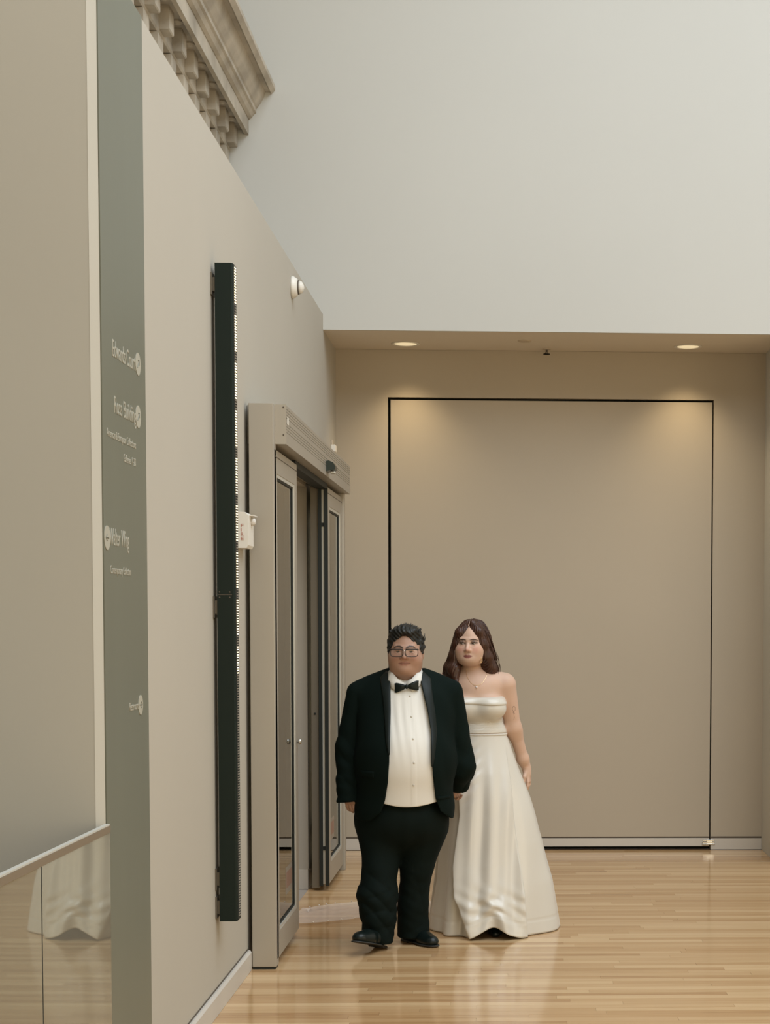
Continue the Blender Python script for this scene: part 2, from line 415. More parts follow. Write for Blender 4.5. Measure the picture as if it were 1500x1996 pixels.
ladder.build('lamp_recess', RUBBER, lb)
i = 0
while zz > LZ0+.01:
    lit = zz > 1.42 and (i % 18) < 14
    (on if lit else off).box(LX1+.0012, LX1+.0042, LY0+.036, LY1-.030, zz-.0022, zz+.0022)
    zz -= pitch; i += 1
tag(on.build('lit_lamps', LED_ON, lb), kind='stuff')
tag(off.build('unlit_lamps', LED_OFF, lb), kind='stuff')

# ================================================================ automatic sliding door
dr = empty('door_1', (-1.1, 9.3, 0))
tag(dr, 'open automatic sliding glass door with aluminium frame and header in left wall', 'sliding door', kind='structure')
org = dr.location
MB(org).box(WX+.021, -1.1, 7.72, 7.80, .012, 2.652, .003).build('jamb_post', ALU, dr)
MB(org).box(WX+.024, -1.105, 7.725, 7.795, 0, .012).build('post_foot', RUBBER, dr)
prof = [(-1.232, 2.652), (-1.051, 2.652)]
for k in range(9):
    z = 2.634-k*.0135
    if k in (4,): continue
    prof += [(-1.051, z+.0016), (-1.0535, z+.0012), (-1.0535, z-.0012), (-1.051, z-.0016)]
prof += [(-1.051, 2.470), (-1.232, 2.470)]
hd = MB(org).prism(prof, 1, 7.8005, 10.87).build('header', ALU, dr)
MB(org).box(-1.10, -1.050, 7.785, 7.80, 2.469, 2.653).build('end_cap', ALU, hd)
for z in (2.512, 2.64): MB(org).lathe([(.004, 0), (.004, -.0015), (.001, -.002)], (-1.062, 7.785, z), 1, 8).build('screw', REVEAL, hd)
MB(org).box(-1.0505, -1.0492, 7.83, 7.875, 2.565, 2.60).build('maker_plate', WHITEP, hd)
MB(org).box(-1.17, -1.108, 8.56, 10.045, 2.435, 2.4695).build('track', RUBBER, dr)
sn = MB(org).prism([(-1.0508, 2.552), (-1.036, 2.556), (-1.012, 2.545), (-.998, 2.522), (-1.002, 2.506), (-1.0508, 2.494)], 1, 9.46, 9.575).build('motion_sensor', DARKP, dr)
MB(org).box(-1.03, -1.004, 9.49, 9.545, 2.484, 2.4975, .003).build('sensor_lens', ALU_L, sn)
def leaf(y0, y1, far):
    """one door leaf: two stiles, rails, glass in a black gasket"""
    lf = bpy.data.objects.new('door_leaf', None); COL.objects.link(lf); lf.parent = dr
    X0, X1 = -1.158, -1.1
    zb, zt = .04, 2.445
    st = .085
    MB(org).box(X0, X1, y0, y0+st, zb, zt, .003).build('stile', ALU, lf)
    MB(org).box(X0, X1, y1-st, y1, zb, zt, .003).build('stile', ALU, lf)
    MB(org).box(X0, X1, y0+st, y1-st, zb, zb+.125, .002).build('bottom_rail', ALU, lf)
    MB(org).box(X0, X1, y0+st, y1-st, zt-.11, zt, .002).build('top_rail', ALU, lf)
    MB(org).box(X0+.004, X1+.0015, y0+.001, y1-.001, zt-.036, zt-.0325).build('groove_shade_strip', REVEAL, lf)  # raised dark strip, the groove's shadow given as colour
    a, b, c, d = y0+st, y1-st, zb+.125, zt-.11
    w = .016
    bd = MB(org)
    for q in ((a, a+w, c, d), (b-w, b, c, d), (a+w, b-w, c, c+w), (a+w, b-w, d-w, d)): bd.box(X1-.018, X1-.003, *q)
    bd.build('glazing_bead', ALU_L, lf)
    g = MB(org); a, b, c, d = a+w, b-w, c+w, d-w; w = .016
    for q in ((a, a+w, c, d), (b-w, b, c, d), (a+w, b-w, c, c+w*.6), (a+w, b-w, d-w*.6, d)): g.box(X1-.022, X1-.008, *q)
    g.build('gasket', RUBBER, lf)
    MB(org).box(X1-.021, X1-.0135, a+w*.5, b-w*.5, c+w*.3, d-w*.3).build('glass', GLASS, lf)
    ys = b-.30 if not far else a+.05
    z0 = c+.10
    stk = MB(org).box(X1-.0133, X1-.0128, ys, ys+.24, z0, z0+.135).build('sticker', PINKST, lf)
    q = MB(org).box(X1-.0127, X1-.0123, ys+.02, ys+.22, z0+.03, z0+.11); q.build('sticker_print', REDST, lf)
    return lf
near = leaf(7.75, 8.55, False)
farl = leaf(9.995, 10.80, True)
for yy, xx in ((8.50, -1.1),):
    MB(org).lathe([(.008, 0), (.008, .008), (.015, .012), (.015, .020), (.008, .025)], (xx, yy, 1.02), 0, 16).build('pull_knob', CHROME, near, True)
MB(org).lathe([(.008, 0), (.008, .01), (.014, .016), (.008, .022)], (-1.158, 8.47, 1.02), 0, 16).build('pull_knob', CHROME, near, True)
# leading edge seals of the far leaf, facing the room
sl = MB(org).box(-1.158, -1.137, 9.972, 9.9945, .03, 2.44).box(-1.122, -1.1005, 9.972, 9.9945, .03, 2.44)
for z in (.26, 2.22): sl.box(-1.137, -1.122, 9.978, 9.9945, z-.012, z+.012)
sl.build('edge_seal', RUBBER, farl)
MB(org).box(-1.137, -1.122, 9.984, 9.9946, .04, 2.43).build('edge_channel', ALU_L, farl)
jb = MB(org).box(-1.205, -1.159, 9.985, 10.0495, .015, 2.45, .002).build('jamb_channel', ALU_D, dr)
MB(org).lathe([(.007, 0), (.007, -.003), (.002, -.004)], (-1.182, 9.985, 1.08), 1, 10).build('screw', RUBBER, jb)
MB(org).box(-1.21, -1.085, 10.80, 10.868, .0, 2.47, .003).build('jamb_post', ALU, dr)
MB(org).box(-1.2345, -1.215, 10.035, 10.0495, .12, .126).build('door_stop', REVEAL, dr)

# ================================================================ small wall and ceiling devices
fa = empty('fire_alarm', (WX, 7.58, 1.972))
tag(fa, 'small white wall alarm with red lettering beside the door post', 'fire alarm')
org = fa.location
m = MB(org).prism([(WX+.0005, 1.972), (-1.192, 1.972), (-1.185, 1.985), (-1.185, 2.120), (-1.200, 2.134), (WX+.0005, 2.136)], 1, 7.50, 7.66)
m.build('housing', WHITEP, fa)
m = MB(org).lathe([(.020, 0), (.020, .008), (.015, .018), (.006, .022)], (-1.186, 7.60, 2.095), 0, 16); m.build('strobe_lens', CLEAR, fa, True)
MB(org).box(-1.186, -1.166, 7.545, 7.655, 2.119, 2.124).build('strobe_bracket', WHITEP, fa)
for k, ch in enumerate('FIRE'):
    text_on(ch, 'lettering', REDP, fa, org, (-1.2165, 7.4999, 2.066-k*.0195), (1, 0, 0), U_, .012 if ch != 'I' else .003, .015)

wd = empty('wall_camera', (WX, 9.42, 3.519))
tag(wd, 'small white dome shaped detector high on the left wall', 'detector')
org = wd.location
MB(org).lathe([(.062, .0005), (.062, .012), (.050, .030), (.042, .036)], (WX, 9.42, 3.519), 0, 24).build('base', WHITEP, wd, True)
MB(org).lathe([(.040, .0365), (.040, .042)], (WX, 9.42, 3.519), 0, 24).build('collar', REVEAL, wd)
MB(org).lathe([(.038, .0425), (.032, .058), (.016, .068), (.004, .071)], (WX, 9.42, 3.519), 0, 24).build('dome', WHITEP, wd, True)
ws = empty('wall_sensor', (WX, 11.45, 2.83)); org = ws.location
tag(ws, 'little white sensor box on the wall just above the door header', 'sensor')
MB(org).box(WX+.0005, WX+.034, 11.40, 11.50, 2.800, 2.850, .006).build('housing', WHITEP, ws)
MB(org).box(WX+.0005, WX+.012, 11.42, 11.48, 2.8505, 2.885, .004).build('cap', BEIGEP, ws)

for lab, x in (('left recessed round downlight in the low ceiling over the wall panel', -.727), ('right recessed round downlight in the low ceiling over the wall panel', 1.23)):
    dl = empty('downlight', (x, 11.495, ZS)); tag(dl, lab, 'downlight', 'recessed ceiling downlights'); org = dl.location
    MB(org).lathe([(.098, -.0005), (.098, -.004), (.084, -.006), (.080, -.0008)], (x, 11.495, ZS), 2, 32).build('trim_ring', WHITEP, dl, True)
    MB(org).lathe([(.079, -.0009), (.070, -.0035), (.02, -.004)], (x, 11.495, ZS), 2, 32).build('diffuser', LAMP, dl, True)
    l = bpy.data.lights.new('downlight_lamp', 'SPOT'); l.energy = 32; l.color = (1.0, .78, .48); l.spot_size = math.radians(104); l.spot_blend = 1.0; l.shadow_soft_size = .07
    lo = bpy.data.objects.new('downlight_lamp', l); COL.objects.link(lo); lo.parent = dl; lo.location = (0, 0, -.02); lo.rotation_euler = (0, 0, 0)
cp = MB((.093, 11.323, ZS)).lathe([(.045, -.0005), (.045, -.006), (.038, -.008)], (.093, 11.323, ZS), 2, 24).build('ceiling_plate', BEIGEP, None)
tag(cp, 'small round blank cover plate on the low ceiling', 'cover plate')
sp = empty('sprinkler', (.251, 11.653, ZS)); org = sp.location
tag(sp, 'small dark sprinkler head hanging from the low ceiling', 'sprinkler')
MB(org).lathe([(.030, -.0005), (.030, -.005), (.012, -.008)], (.251, 11.653, ZS), 2, 20).build('escutcheon', BEIGEP, sp)
m = MB(org).tube([(.251, 11.653, ZS-.0081), (.251, 11.653, ZS-.024)], .007, 8)
m.tube([(.243, 11.653, ZS-.024), (.240, 11.653, ZS-.034)], .003, 6).tube([(.259, 11.653, ZS-.024), (.262, 11.653, ZS-.034)], .003, 6)
m.build('frame', REVEAL, sp)
MB(org).lathe([(.024, -.0345), (.024, -.038)], (.251, 11.653, ZS), 2, 16).build('deflector', DARKGAP, sp)
# ================================================================ people: implicit surfaces meshed by sparse surface nets
def n3(p): return np.sqrt((p*p).sum(1))
def ell(c, r, rot=None):
    c = np.array(c, float); r = np.array(r if hasattr(r, '__len__') else (r, r, r), float)
    M = None if rot is None else np.array(Matrix.Rotation(math.radians(rot[1]), 3, rot[0]).transposed())
    def f(P):
        q = P-c
        if M is not None: q = q@M.T
        k0 = n3(q/r); k1 = n3(q/(r*r))+1e-9
        return k0*(k0-1)/k1
    return f
def cone(a, b, ra, rb):
    a = np.array(a, float); b = np.array(b, float); ab = b-a; L = ab@ab+1e-12
    def f(P):
        t = np.clip(((P-a)@ab)/L, 0, 1)
        return n3(P-a-t[:, None]*ab)-(ra+(rb-ra)*t)
    return f
def chain(pts, rad):
    return [cone(pts[i], pts[i+1], rad[i], rad[i+1]) for i in range(len(pts)-1)]
def smin(a, b, k):
    h_ = np.maximum(k-np.abs(a-b), 0)/k
    return np.minimum(a, b)-h_*h_*k*.25
class Shape:
    def __init__(s): s.ops = []; s.post = None
    def add(s, f, k=.02):
        for g in (f if isinstance(f, list) else [f]): s.ops.append(('u', g, k))
        return s
    def sub(s, f, k=.01): s.ops.append(('s', f, k)); return s
    def ev(s, P, ops=None):
        d = None
        for m, f, k in (s.ops if ops is None else ops):
            e = f(P)
            if d is None: d = e if m == 'u' else np.full(len(P), 1.)
            elif m == 'u': d = smin(d, e, k)
            else: d = -smin(-d, e, k)
        if s.post: d = s.post(P, d)
        return d
    def cull(s, c, R):
        C = np.array([c]); vals = [f(C)[0] for m, f, k in s.ops]
        us = [v for v, (m, f, k) in zip(vals, s.ops) if m == 'u']
        mn = min(us); out = []
        for v, op in zip(vals, s.ops):
            if op[0] == 'u':
                if v <= mn+2.8*R+2*op[2]: out.append(op)
            elif v <= 1.5*R+2*op[2]: out.append(op)
        return out
def mesh_sdf(S, lo, hi, h, n=22):
    lo = np.array(lo, float); hi = np.array(hi, float)
    nb = np.ceil((hi-lo)/(n*h)).astype(int); R = n*h*.5*1.7321
    dims = nb*n+3
    bc = np.stack(np.meshgrid(*[np.arange(b) for b in nb], indexing='ij'), -1).reshape(-1, 3)
    cen = lo+(bc+.5)*n*h
    dc = S.ev(cen)
    act = np.nonzero(np.abs(dc) < R*1.35+.03)[0]
    g = np.arange(n+1)
    G = np.stack(np.meshgrid(g, g, g, indexing='ij'), -1).reshape(-1, 3)
    keys, verts, quads = [], [], []
    def key(I): return ((I[:, 0]+1)*dims[1]+(I[:, 1]+1))*dims[2]+(I[:, 2]+1)
    for bi in act:
        b0 = bc[bi]*n
        D = S.ev(lo+(b0+G)*h, S.cull(cen[bi], R)).reshape(n+1, n+1, n+1)
        if D.min() > 0 or D.max() < 0: continue
        c8 = [D[i:n+i, j:n+j, k:n+k] for i in (0, 1) for j in (0, 1) for k in (0, 1)]
        sg = np.stack([c < 0 for c in c8]); cnt = sg.sum(0)
        cell = np.argwhere((cnt > 0) & (cnt < 8))
        if len(cell):
            v8 = np.stack([c[cell[:, 0], cell[:, 1], cell[:, 2]] for c in c8], 1)
            off = np.array([(i, j, k) for i in (0, 1) for j in (0, 1) for k in (0, 1)], float)
            acc = np.zeros((len(cell), 3)); w = np.zeros(len(cell))
            for p in range(8):
                for q in range(p+1, 8):
                    if np.abs(off[p]-off[q]).sum() != 1: continue
                    a, b = v8[:, p], v8[:, q]; x = (a < 0) != (b < 0)
                    t = np.where(x, a/np.where(x, a-b, 1), 0)
                    acc += np.where(x[:, None], off[p]+t[:, None]*(off[q]-off[p]), 0); w += x
            verts.append(lo+(b0+cell+acc/w[:, None])*h); keys.append(key(b0+cell))
        for ax in range(3):
            sl0 = [slice(0, n)]*3; sl1 = [slice(0, n)]*3; sl1[ax] = slice(1, n+1)
            A = D[tuple(sl0)]; B = D[tuple(sl1)]
            E_ = np.argwhere((A < 0) != (B < 0))
            if not len(E_): continue
            flip = (A < 0)[E_[:, 0], E_[:, 1], E_[:, 2]]
            u, v = (ax+1) % 3, (ax+2) % 3
            du = np.zeros(3, int); du[u] = 1; dv = np.zeros(3, int); dv[v] = 1
            I = b0+E_
            Q = np.stack([key(I-du-dv), key(I-dv), key(I), key(I-du)], 1)
            Q[~flip] = Q[~flip][:, ::-1]
            quads.append(Q)
    K = np.concatenate(keys); V = np.concatenate(verts); Q = np.concatenate(quads)
    o = np.argsort(K); K = K[o]; V = V[o]
    idx = np.searchsorted(K, Q); idx = np.clip(idx, 0, len(K)-1)
    ok = (K[idx] == Q).all(1)
    return V, idx[ok]
def sdf_obj(name, S, lo, hi, h, material, parent, org, xf=None, colour=None, smooth_it=1):
    V, Q = mesh_sdf(S, lo, hi, h)
    col_ = colour(V) if colour is not None else None
    if xf is not None: V = xf(V)
    V = V-np.array(org)
    me = bpy.data.meshes.new(name)
    me.vertices.add(len(V)); me.vertices.foreach_set('co', V.ravel())
    me.loops.add(len(Q)*4); me.loops.foreach_set('vertex_index', Q.ravel().astype(np.int32))
    me.polygons.add(len(Q)); me.polygons.foreach_set('loop_start', np.arange(0, len(Q)*4, 4, dtype=np.int32))
    me.polygons.foreach_set('loop_total', np.full(len(Q), 4, dtype=np.int32))
    me.update(calc_edges=True)
    if col_ is not None:
        at = me.color_attributes.new('tone', 'FLOAT_COLOR', 'POINT')
        at.data.foreach_set('color', np.concatenate([col_, np.ones((len(V), 1))], 1).ravel())
    return link(name, me, material, parent, True)
def grid_obj(name, V, material, parent, org, closed_u=False, thick=0):
    """V: rows x cols x 3"""
    nu, nv = V.shape[:2]
    me = bpy.data.meshes.new(name)
    F = []
    for i in range(nu-1):
        for j in range(nv if closed_u else nv-1):
            j2 = (j+1) % nv
            F.append((i*nv+j, i*nv+j2, (i+1)*nv+j2, (i+1)*nv+j))
    me.from_pydata([tuple(p) for p in (V.reshape(-1, 3)-np.array(org))], [], F); me.update()
    o = link(name, me, material, parent, True)
    if thick:
        md = o.modifiers.new('solid', 'SOLIDIFY'); md.thickness = thick; md.offset = 0
    return o
def front_y(S, x, z, y0=-.6, y1=.3):
    """first hit of the surface coming from the front (-y)"""
    x = np.asarray(x, float); z = np.asarray(z, float); y = np.full(x.shape, y0)
    for _ in range(70):
        d = S.ev(np.stack([x, y, z], 1)); y = np.where(y < y1, y+np.maximum(d, 0)*.8, y)
    return y
def tone_mat(name, rough=.5, sss=.12, spec=.4):
    m = mat(name, (.5, .5, .5), rough, spec=spec, sss=sss)
    nt = m.node_tree; a = nt.nodes.new('ShaderNodeVertexColor'); a.layer_name = 'tone'
    nt.links.new(a.outputs[0], nt.nodes['Principled BSDF'].inputs['Base Color'])
    return m
def ns(P, f, seed=0):
    """cheap smooth noise from sines"""
    x, y, z = P[:, 0]*f, P[:, 1]*f, P[:, 2]*f
    return (np.sin(x*1.3+1.7*np.sin(z*.9+seed)+seed)+np.sin(z*1.7+1.3*np.sin(y*1.1+x*.7+seed*2))+np.sin(y*1.5+1.1*np.sin(x*1.2-z*.8)+seed*3))/3

SKIN_G = tone_mat('skin_warm'); SKIN_B = tone_mat('skin_fair')
BLACKCLOTH = mat('black_suit_wool', (.0028, .0074, .0060), .85, spec=.10, bump=(900, .15, .0005))
TROUSER = mat('black_trouser_wool', (.0022, .0062, .0050), .8, spec=.13, bump=(900, .15, .0005))
SATIN_BLK = mat('black_satin', (.0034, .0076, .0064), .45, spec=.24)
SHIRT = mat('white_shirt_cotton', (.72, .71, .665), .8, spec=.2, bump=(500, .1, .0004))
LEATHER = mat('black_leather', (.005, .009, .008), .30, spec=.28)
SOLE = mat('dark_sole', (.018, .017, .014), .6)
HAIR_G = mat('black_hair', (.008, .0085, .007), .45, spec=.4)
HAIR_B = mat('brown_hair', (.046, .0165, .0085), .36, spec=.4, noise=(60, .35, (1, 1, .15)))
EYEW = mat('eye_white', (.42, .38, .34), .3)
IRIS_G = mat('iris_dark', (.03, .025, .018), .2)
IRIS_B = mat('iris_brown', (.02, .013, .009), .2)
LASH = mat('dark_makeup', (.018, .010, .008), .6)
FRAME = mat('dark_spectacle_frame', (.02, .014, .012), .35)
SATIN = mat('ivory_satin', (.60, .568, .50), .27, spec=.6, sheen=.2, bump=(1200, .06, .0003))
SATIN_IN = mat('ivory_lining', (.66, .60, .51), .6)
GOLD = mat('gold', (.72, .55, .30), .28, metal=1.)
PEARL = mat('pearl', (.80, .74, .68), .25, coat=.4)
INK = mat('tattoo_ink', (.05, .04, .035), .7)
def veil_mat():
    m = bpy.data.materials.new('veil_tulle'); m.use_nodes = True; nt = m.node_tree
    out = [n for n in nt.nodes if n.type == 'OUTPUT_MATERIAL'][0]; b = nt.nodes['Principled BSDF']
    b.inputs['Base Color'].default_value = (.86, .80, .76, 1); b.inputs['Roughness'].default_value = .8
    tr = nt.nodes.new('ShaderNodeBsdfTransparent'); mx = nt.nodes.new('ShaderNodeMixShader'); mx.inputs[0].default_value = .30
    nt.links.new(tr.outputs[0], mx.inputs[1]); nt.links.new(b.outputs[0], mx.inputs[2]); nt.links.new(mx.outputs[0], out.inputs[0])
    return m
VEIL = veil_mat()

def head_prims(S, c, w=1., yaw=0., fem=False, jaw=1.):
    """head around the eye line c; face towards -y; returns a local->world function"""
    c = np.array(c, float)
    cy_, sy_ = math.cos(yaw), math.sin(yaw)
    def L(x, y, z): return (c[0]+x*w*cy_-y*sy_, c[1]+x*w*sy_+y*cy_, c[2]+z)
    S.add(ell(L(0, .015, .040), (.076*w, .098, .078)), .05)
    S.add(ell(L(0, -.012, -.018), (.074*w, .084, .090)), .04)
    S.add(ell(L(0, -.020, -.058), (.071*w*jaw, .070, .052)), .04)
    for s in (-1, 1):
        S.add(ell(L(s*.040, -.056, -.034), (.034*w, .034, .034)), .03)
    S.add(ell(L(0, -.080, -.088 if not fem else -.084), (.026, .018, .016)), .025)
    S.add(cone(L(-.040, -.078, .021), L(-.010, -.088, .018), .010, .009), .014)
    S.add(cone(L(.040, -.078, .021), L(.010, -.088, .018), .010, .009), .014)
    for s in (-1, 1):
        S.sub(ell(L(s*.031, -.106, .001), (.019, .018, .0125)), .012)
    nz = -.029 if not fem else -.035
    q_ = .92 if fem else 1.
    y0_ = .004 if fem else .010
    S.add(cone(L(0, -.090, y0_), L(0, -.116, nz+.003), .0068*q_, .0118*q_), .012)
    for s in (-1, 1):
        S.add(ell(L(s*.0125*q_, -.102, nz-.002), (.0085*q_, .010, .008*q_)), .008)
        S.sub(ell(L(s*.0065, -.113, nz-.0125), (.0042, .005, .004)), .003)
        S.add(chain([L(s*.0165, -.0865, .001), L(s*.026, -.0925, .0078), L(s*.037, -.0915, .0075), L(s*.0465, -.083, .001)], [.0030, .0038, .0038, .0028]), .005)
        S.add(chain([L(s*.0165, -.0865, -.001), L(s*.026, -.0905, -.0075), L(s*.037, -.0895, -.0075), L(s*.0465, -.083, -.0005)], [.0026, .0032, .0032, .0026]), .006)
        S.add(ell(L(s*.079, .012, -.012), (.010, .018, .030)), .008)
    mz = -.057 if not fem else -.066
    mw = 1.0 if fem else 1.18; mt = .72 if fem else .8; yo = .0025; sm = .0022 if fem else 0.
    S.add(chain([L(-.0235*mw, -.0895+yo, mz+sm), L(-.009*mw, -.0995+yo, mz+.0042), L(0, -.1005+yo, mz+.0030), L(.009*mw, -.0995+yo, mz+.0042), L(.0235*mw, -.0895+yo, mz+sm)], [.0028*mt, .0050*mt, .0046*mt, .0050*mt, .0028*mt]), .006)
    S.add(chain([L(-.0205*mw, -.0895+yo, mz-.003), L(-.008*mw, -.0990+yo, mz-.0062), L(.008*mw, -.0990+yo, mz-.0062), L(.0205*mw, -.0895+yo, mz-.003)], [.0028*mt, .0060*mt, .0060*mt, .0028*mt]), .004)
    return L, mz
def face_tone(c, w, mz, skin, lip, brow, blush, browpts, lid=None, mw=1., mt=1.):
    c = np.array(c, float)
    def pl(x, z, pts, r0):
        d = np.full(x.shape, 9.)
        for (a, b) in zip(pts, pts[1:]):
            ax, az, ar = a; bx, bz, br = b; vx, vz = bx-ax, bz-az; t_ = np.clip(((x-ax)*vx+(z-az)*vz)/(vx*vx+vz*vz), 0, 1)
            d = np.minimum(d, np.hypot(x-ax-t_*vx, z-az-t_*vz)-(ar+(br-ar)*t_))
        return d
    def f(V):
        q = V-c; x, y, z = q[:, 0]/w, q[:, 1], q[:, 2]
        out = np.tile(np.array(skin), (len(V), 1))
        nn = ns(V, 70)[:, None]; out = out*(1+.03*nn)
        fr = (y < -.045) & (np.abs(z) < .14)
        def mix(m, colr):
            m = np.clip(m, 0, 1)[:, None]; return out*(1-m)+np.array(colr)*m
        for s in (-1, 1):
            out = mix(.55*np.exp(-(((x-s*.044)/.022)**2+((z+.032)/.020)**2))*fr, blush)
        out = mix(.5*np.exp(-((x/.013)**2+((z+.034)/.012)**2))*fr, blush)
        lp = np.minimum(pl(x, z, [(-.023*mw, mz, .0015), (-.009*mw, mz+.0034, .005*mt), (0, mz+.0026, .0042*mt), (.009*mw, mz+.0034, .005*mt), (.023*mw, mz, .0015)], 0),
                        pl(x, z, [(-.020*mw, mz-.0035, .0015), (-.008*mw, mz-.0065, .0055*mt), (.008*mw, mz-.0065, .0055*mt), (.020*mw, mz-.0035, .0015)], 0))
        out = mix((1-np.clip((lp+.0008)/.0022, 0, 1))*fr, lip)
        ln = pl(x, z, [(-.024*mw, mz-.0008, .0004), (-.008*mw, mz-.0010, .0009), (0, mz-.0016, .0009), (.008*mw, mz-.0010, .0009), (.024*mw, mz-.0008, .0004)], 0)
        out = mix((1-np.clip(ln/.0016, 0, 1))*.75*fr, np.array(lip)*.35)
        for s in (-1, 1):
            b = pl(x*s, z, browpts, 0); out = mix((1-np.clip((b+.0004)/.0024, 0, 1))*.95*fr, brow)
            if lid is not None:
                e = pl(x*s, z, [(.016, .000, .003), (.031, .006, .0085), (.048, .004, .004)], 0)
                out = mix((1-np.clip((e+.001)/.006, 0, 1))*.75*fr, lid)
        return out
    return f

# ---------------------------------------------------------------- person in the tuxedo
GO = np.array((-.525, 8.30, 0.))
groom = empty('person', GO); tag(groom, 'person in a black tuxedo, bow tie and glasses, striding forward', 'person')
gorg = np.zeros(3)        # parts are modelled around the person's own origin
NECK = np.array((.002, .0, 0))
HC = (.001, -.045, 1.492)

def torso(S, off=0., k=.09):
    o = off
    S.add(ell((0, .0, 1.19), (.245+o, .165+o, .20+o)), k)
    S.add(ell((0, -.045, .95), (.250+o, .215+o, .27+o)), k)
    S.add(ell((-.012, -.01, .72), (.240+o, .195+o, .15+o)), k)
    for s in (-1, 1):
        S.add(cone((s*.225, .01, 1.292), (s*.055, .022, 1.352), .050+o, .048+o), .06)
    return S
zk = np.array([.60, .655, .70, .76, .85, .95, 1.10, 1.20, 1.30, 1.37, 1.42])
xlk = np.array([-.30, -.165, -.112, -.092, -.076, -.068, -.066, -.066, -.070, -.076, -.085])
xrk = np.array([.34, .225, .178, .156, .146, .140, .136, .118, .092, .074, .066])
# body (skin): one continuous figure under the clothes
B = Shape()
L, mz = head_prims(B, HC, 1.04, jaw=1.06)
B.add(ell((0, -.070, 1.392), (.064, .054, .038)), .04)
B.add(cone((0, -.025, 1.40), (0, .005, 1.30), .070, .074), .03)
B.add(ell((0, .01, 1.20), (.17, .09, .14)), .06)
B.add(cone((-.16, .01, 1.27), (-.23, .01, 1.27), .06, .05), .04)
B.add(cone((.16, .01, 1.27), (.22, .01, 1.27), .06, .05), .04)
B.add(chain([(-.235, .01, 1.27), (-.285, .02, 1.0), (-.278, -.035, .77)], [.05, .042, .028]), .03)
B.add(chain([(.225, .01, 1.27), (.275, .06, .92), (.247, .165, .80)], [.05, .042, .028]), .03)
# left-hand side hand hanging below the cuff, fingers softly curled
def hand(S, wr, dirv, side, fwd, sc=1., curl=.35):
    """wr wrist point, dirv along the hand, side towards the thumb, fwd palm normal"""
    wr = np.array(wr, float); d = np.array(dirv, float); d /= np.linalg.norm(d)
    s = np.array(side, float); s -= d*(s@d); s /= np.linalg.norm(s); f = np.cross(d, s)
    if f@np.array(fwd, float) < 0: f = -f
    def p(a, b, c_): return wr+sc*(a*d+b*s+c_*f)
    for b in (-.026, -.009, .009, .025):
        S.add(cone(p(.0, b*.55, 0), p(.078, b, 0), .014*sc, .0115*sc), .014)
    S.add(cone(p(-.02, 0, 0), p(.03, 0, 0), .021*sc, .020*sc), .02)
    for b, ln in ((-.028, .052), (-.0095, .066), (.0095, .070), (.027, .062)):
        a0 = .080; pts = [p(a0, b, 0)]; ang = 0; pos = np.array((a0, b, 0.))
        for q, fr in enumerate((.42, .33, .25)):
            ang += curl*(1.0+.5*q)
            pos = pos+ln*fr*np.array((math.cos(ang), 0, math.sin(ang))); pts.append(p(*pos))
        S.add(chain(pts, [.0095*sc, .0088*sc, .0080*sc, .0066*sc]), .004)
    S.add(chain([p(.018, .022, .004), p(.045, .044, .012), p(.072, .046, .022), p(.090, .042, .028)], [.013*sc, .0115*sc, .0095*sc, .0075*sc]), .008)
hand(B, (-.280, -.042, .806), (.08, -.10, -1), (.95, -.45, 0), (.3, .9, 0), .92, .22)
hand(B, (.243, .175, .812), (-.02, .30, -1), (-.6, -.8, 0), (.9, .4, 0), .74, .5)
gface = face_tone(HC, 1.04, mz, (.385, .232, .165), (.30, .140, .105), (.022, .014, .010), (.37, .175, .125),
                  [(.010, .0200, .0030), (.024, .0265, .0038), (.040, .0255, .0030), (.050, .018, .0014)], mw=1.18, mt=.8)
sdf_obj('body', B, (-.36, -.22, .64), (.36, .26, 1.66), .0034, SKIN_G, groom, gorg, colour=gface)
for s in (-1, 1):
    e = MB(tuple(gorg)); c = L(s*.0315, -.0815, 0)
    e.lathe([(.0005, -.012), (.006, -.0104), (.0105, -.006), (.012, 0), (.0105, .006), (.006, .0104), (.0005, .012)], c, 1, 16)
    eo = e.build('eye', EYEW, groom, True)
    MB().lathe([(.0062, -.0116), (.0055, -.0122), (.002, -.0126)], (c[0]-.001, c[1], c[2]+.0012), 1, 14).build('iris', IRIS_G, eo, True)

# shirt
S = torso(Shape(), -.006)
S.post = lambda P, d: np.maximum(np.maximum(d+.0014*np.sin(P[:, 0]*150+4*np.sin(P[:, 2]*6))*np.exp(-((P[:, 2]-1.16)/.16)**2)-.0016*np.exp(-((P[:, 0]-np.interp(P[:, 2], [.84, .95, 1.17, 1.27], [.050, .053, .037, .027]))/.013)**8), np.maximum(.726-P[:, 2]+1.1*(P[:, 0]-.02)**2, P[:, 2]-1.352)), np.maximum(P[:, 1]-.03, np.abs(P[:, 0]-.03)-.20))
S.sub(cone((0, -.04, 1.45), (0, .02, 1.28), .074, .074), .004)
shirt = sdf_obj('shirt', S, (-.27, -.30, .70), (.27, .06, 1.40), .0042, SHIRT, groom, gorg)
bt = MB()
bz = np.array([1.272, 1.172, 1.065, .950, .838]); bx = np.array([.027, .037, .047, .053, .050])
byy = front_y(S, bx, bz)
for x, yv, z in zip(bx, byy, bz):
    MB().lathe([(.0052, .002), (.0052, -.0022), (.003, -.003)], (x, yv, z), 1, 12).build('button', mat('shirt_button', (.55, .52, .46), .3) if 'shirt_button' not in MATS else MATS['shirt_button'], shirt, True)
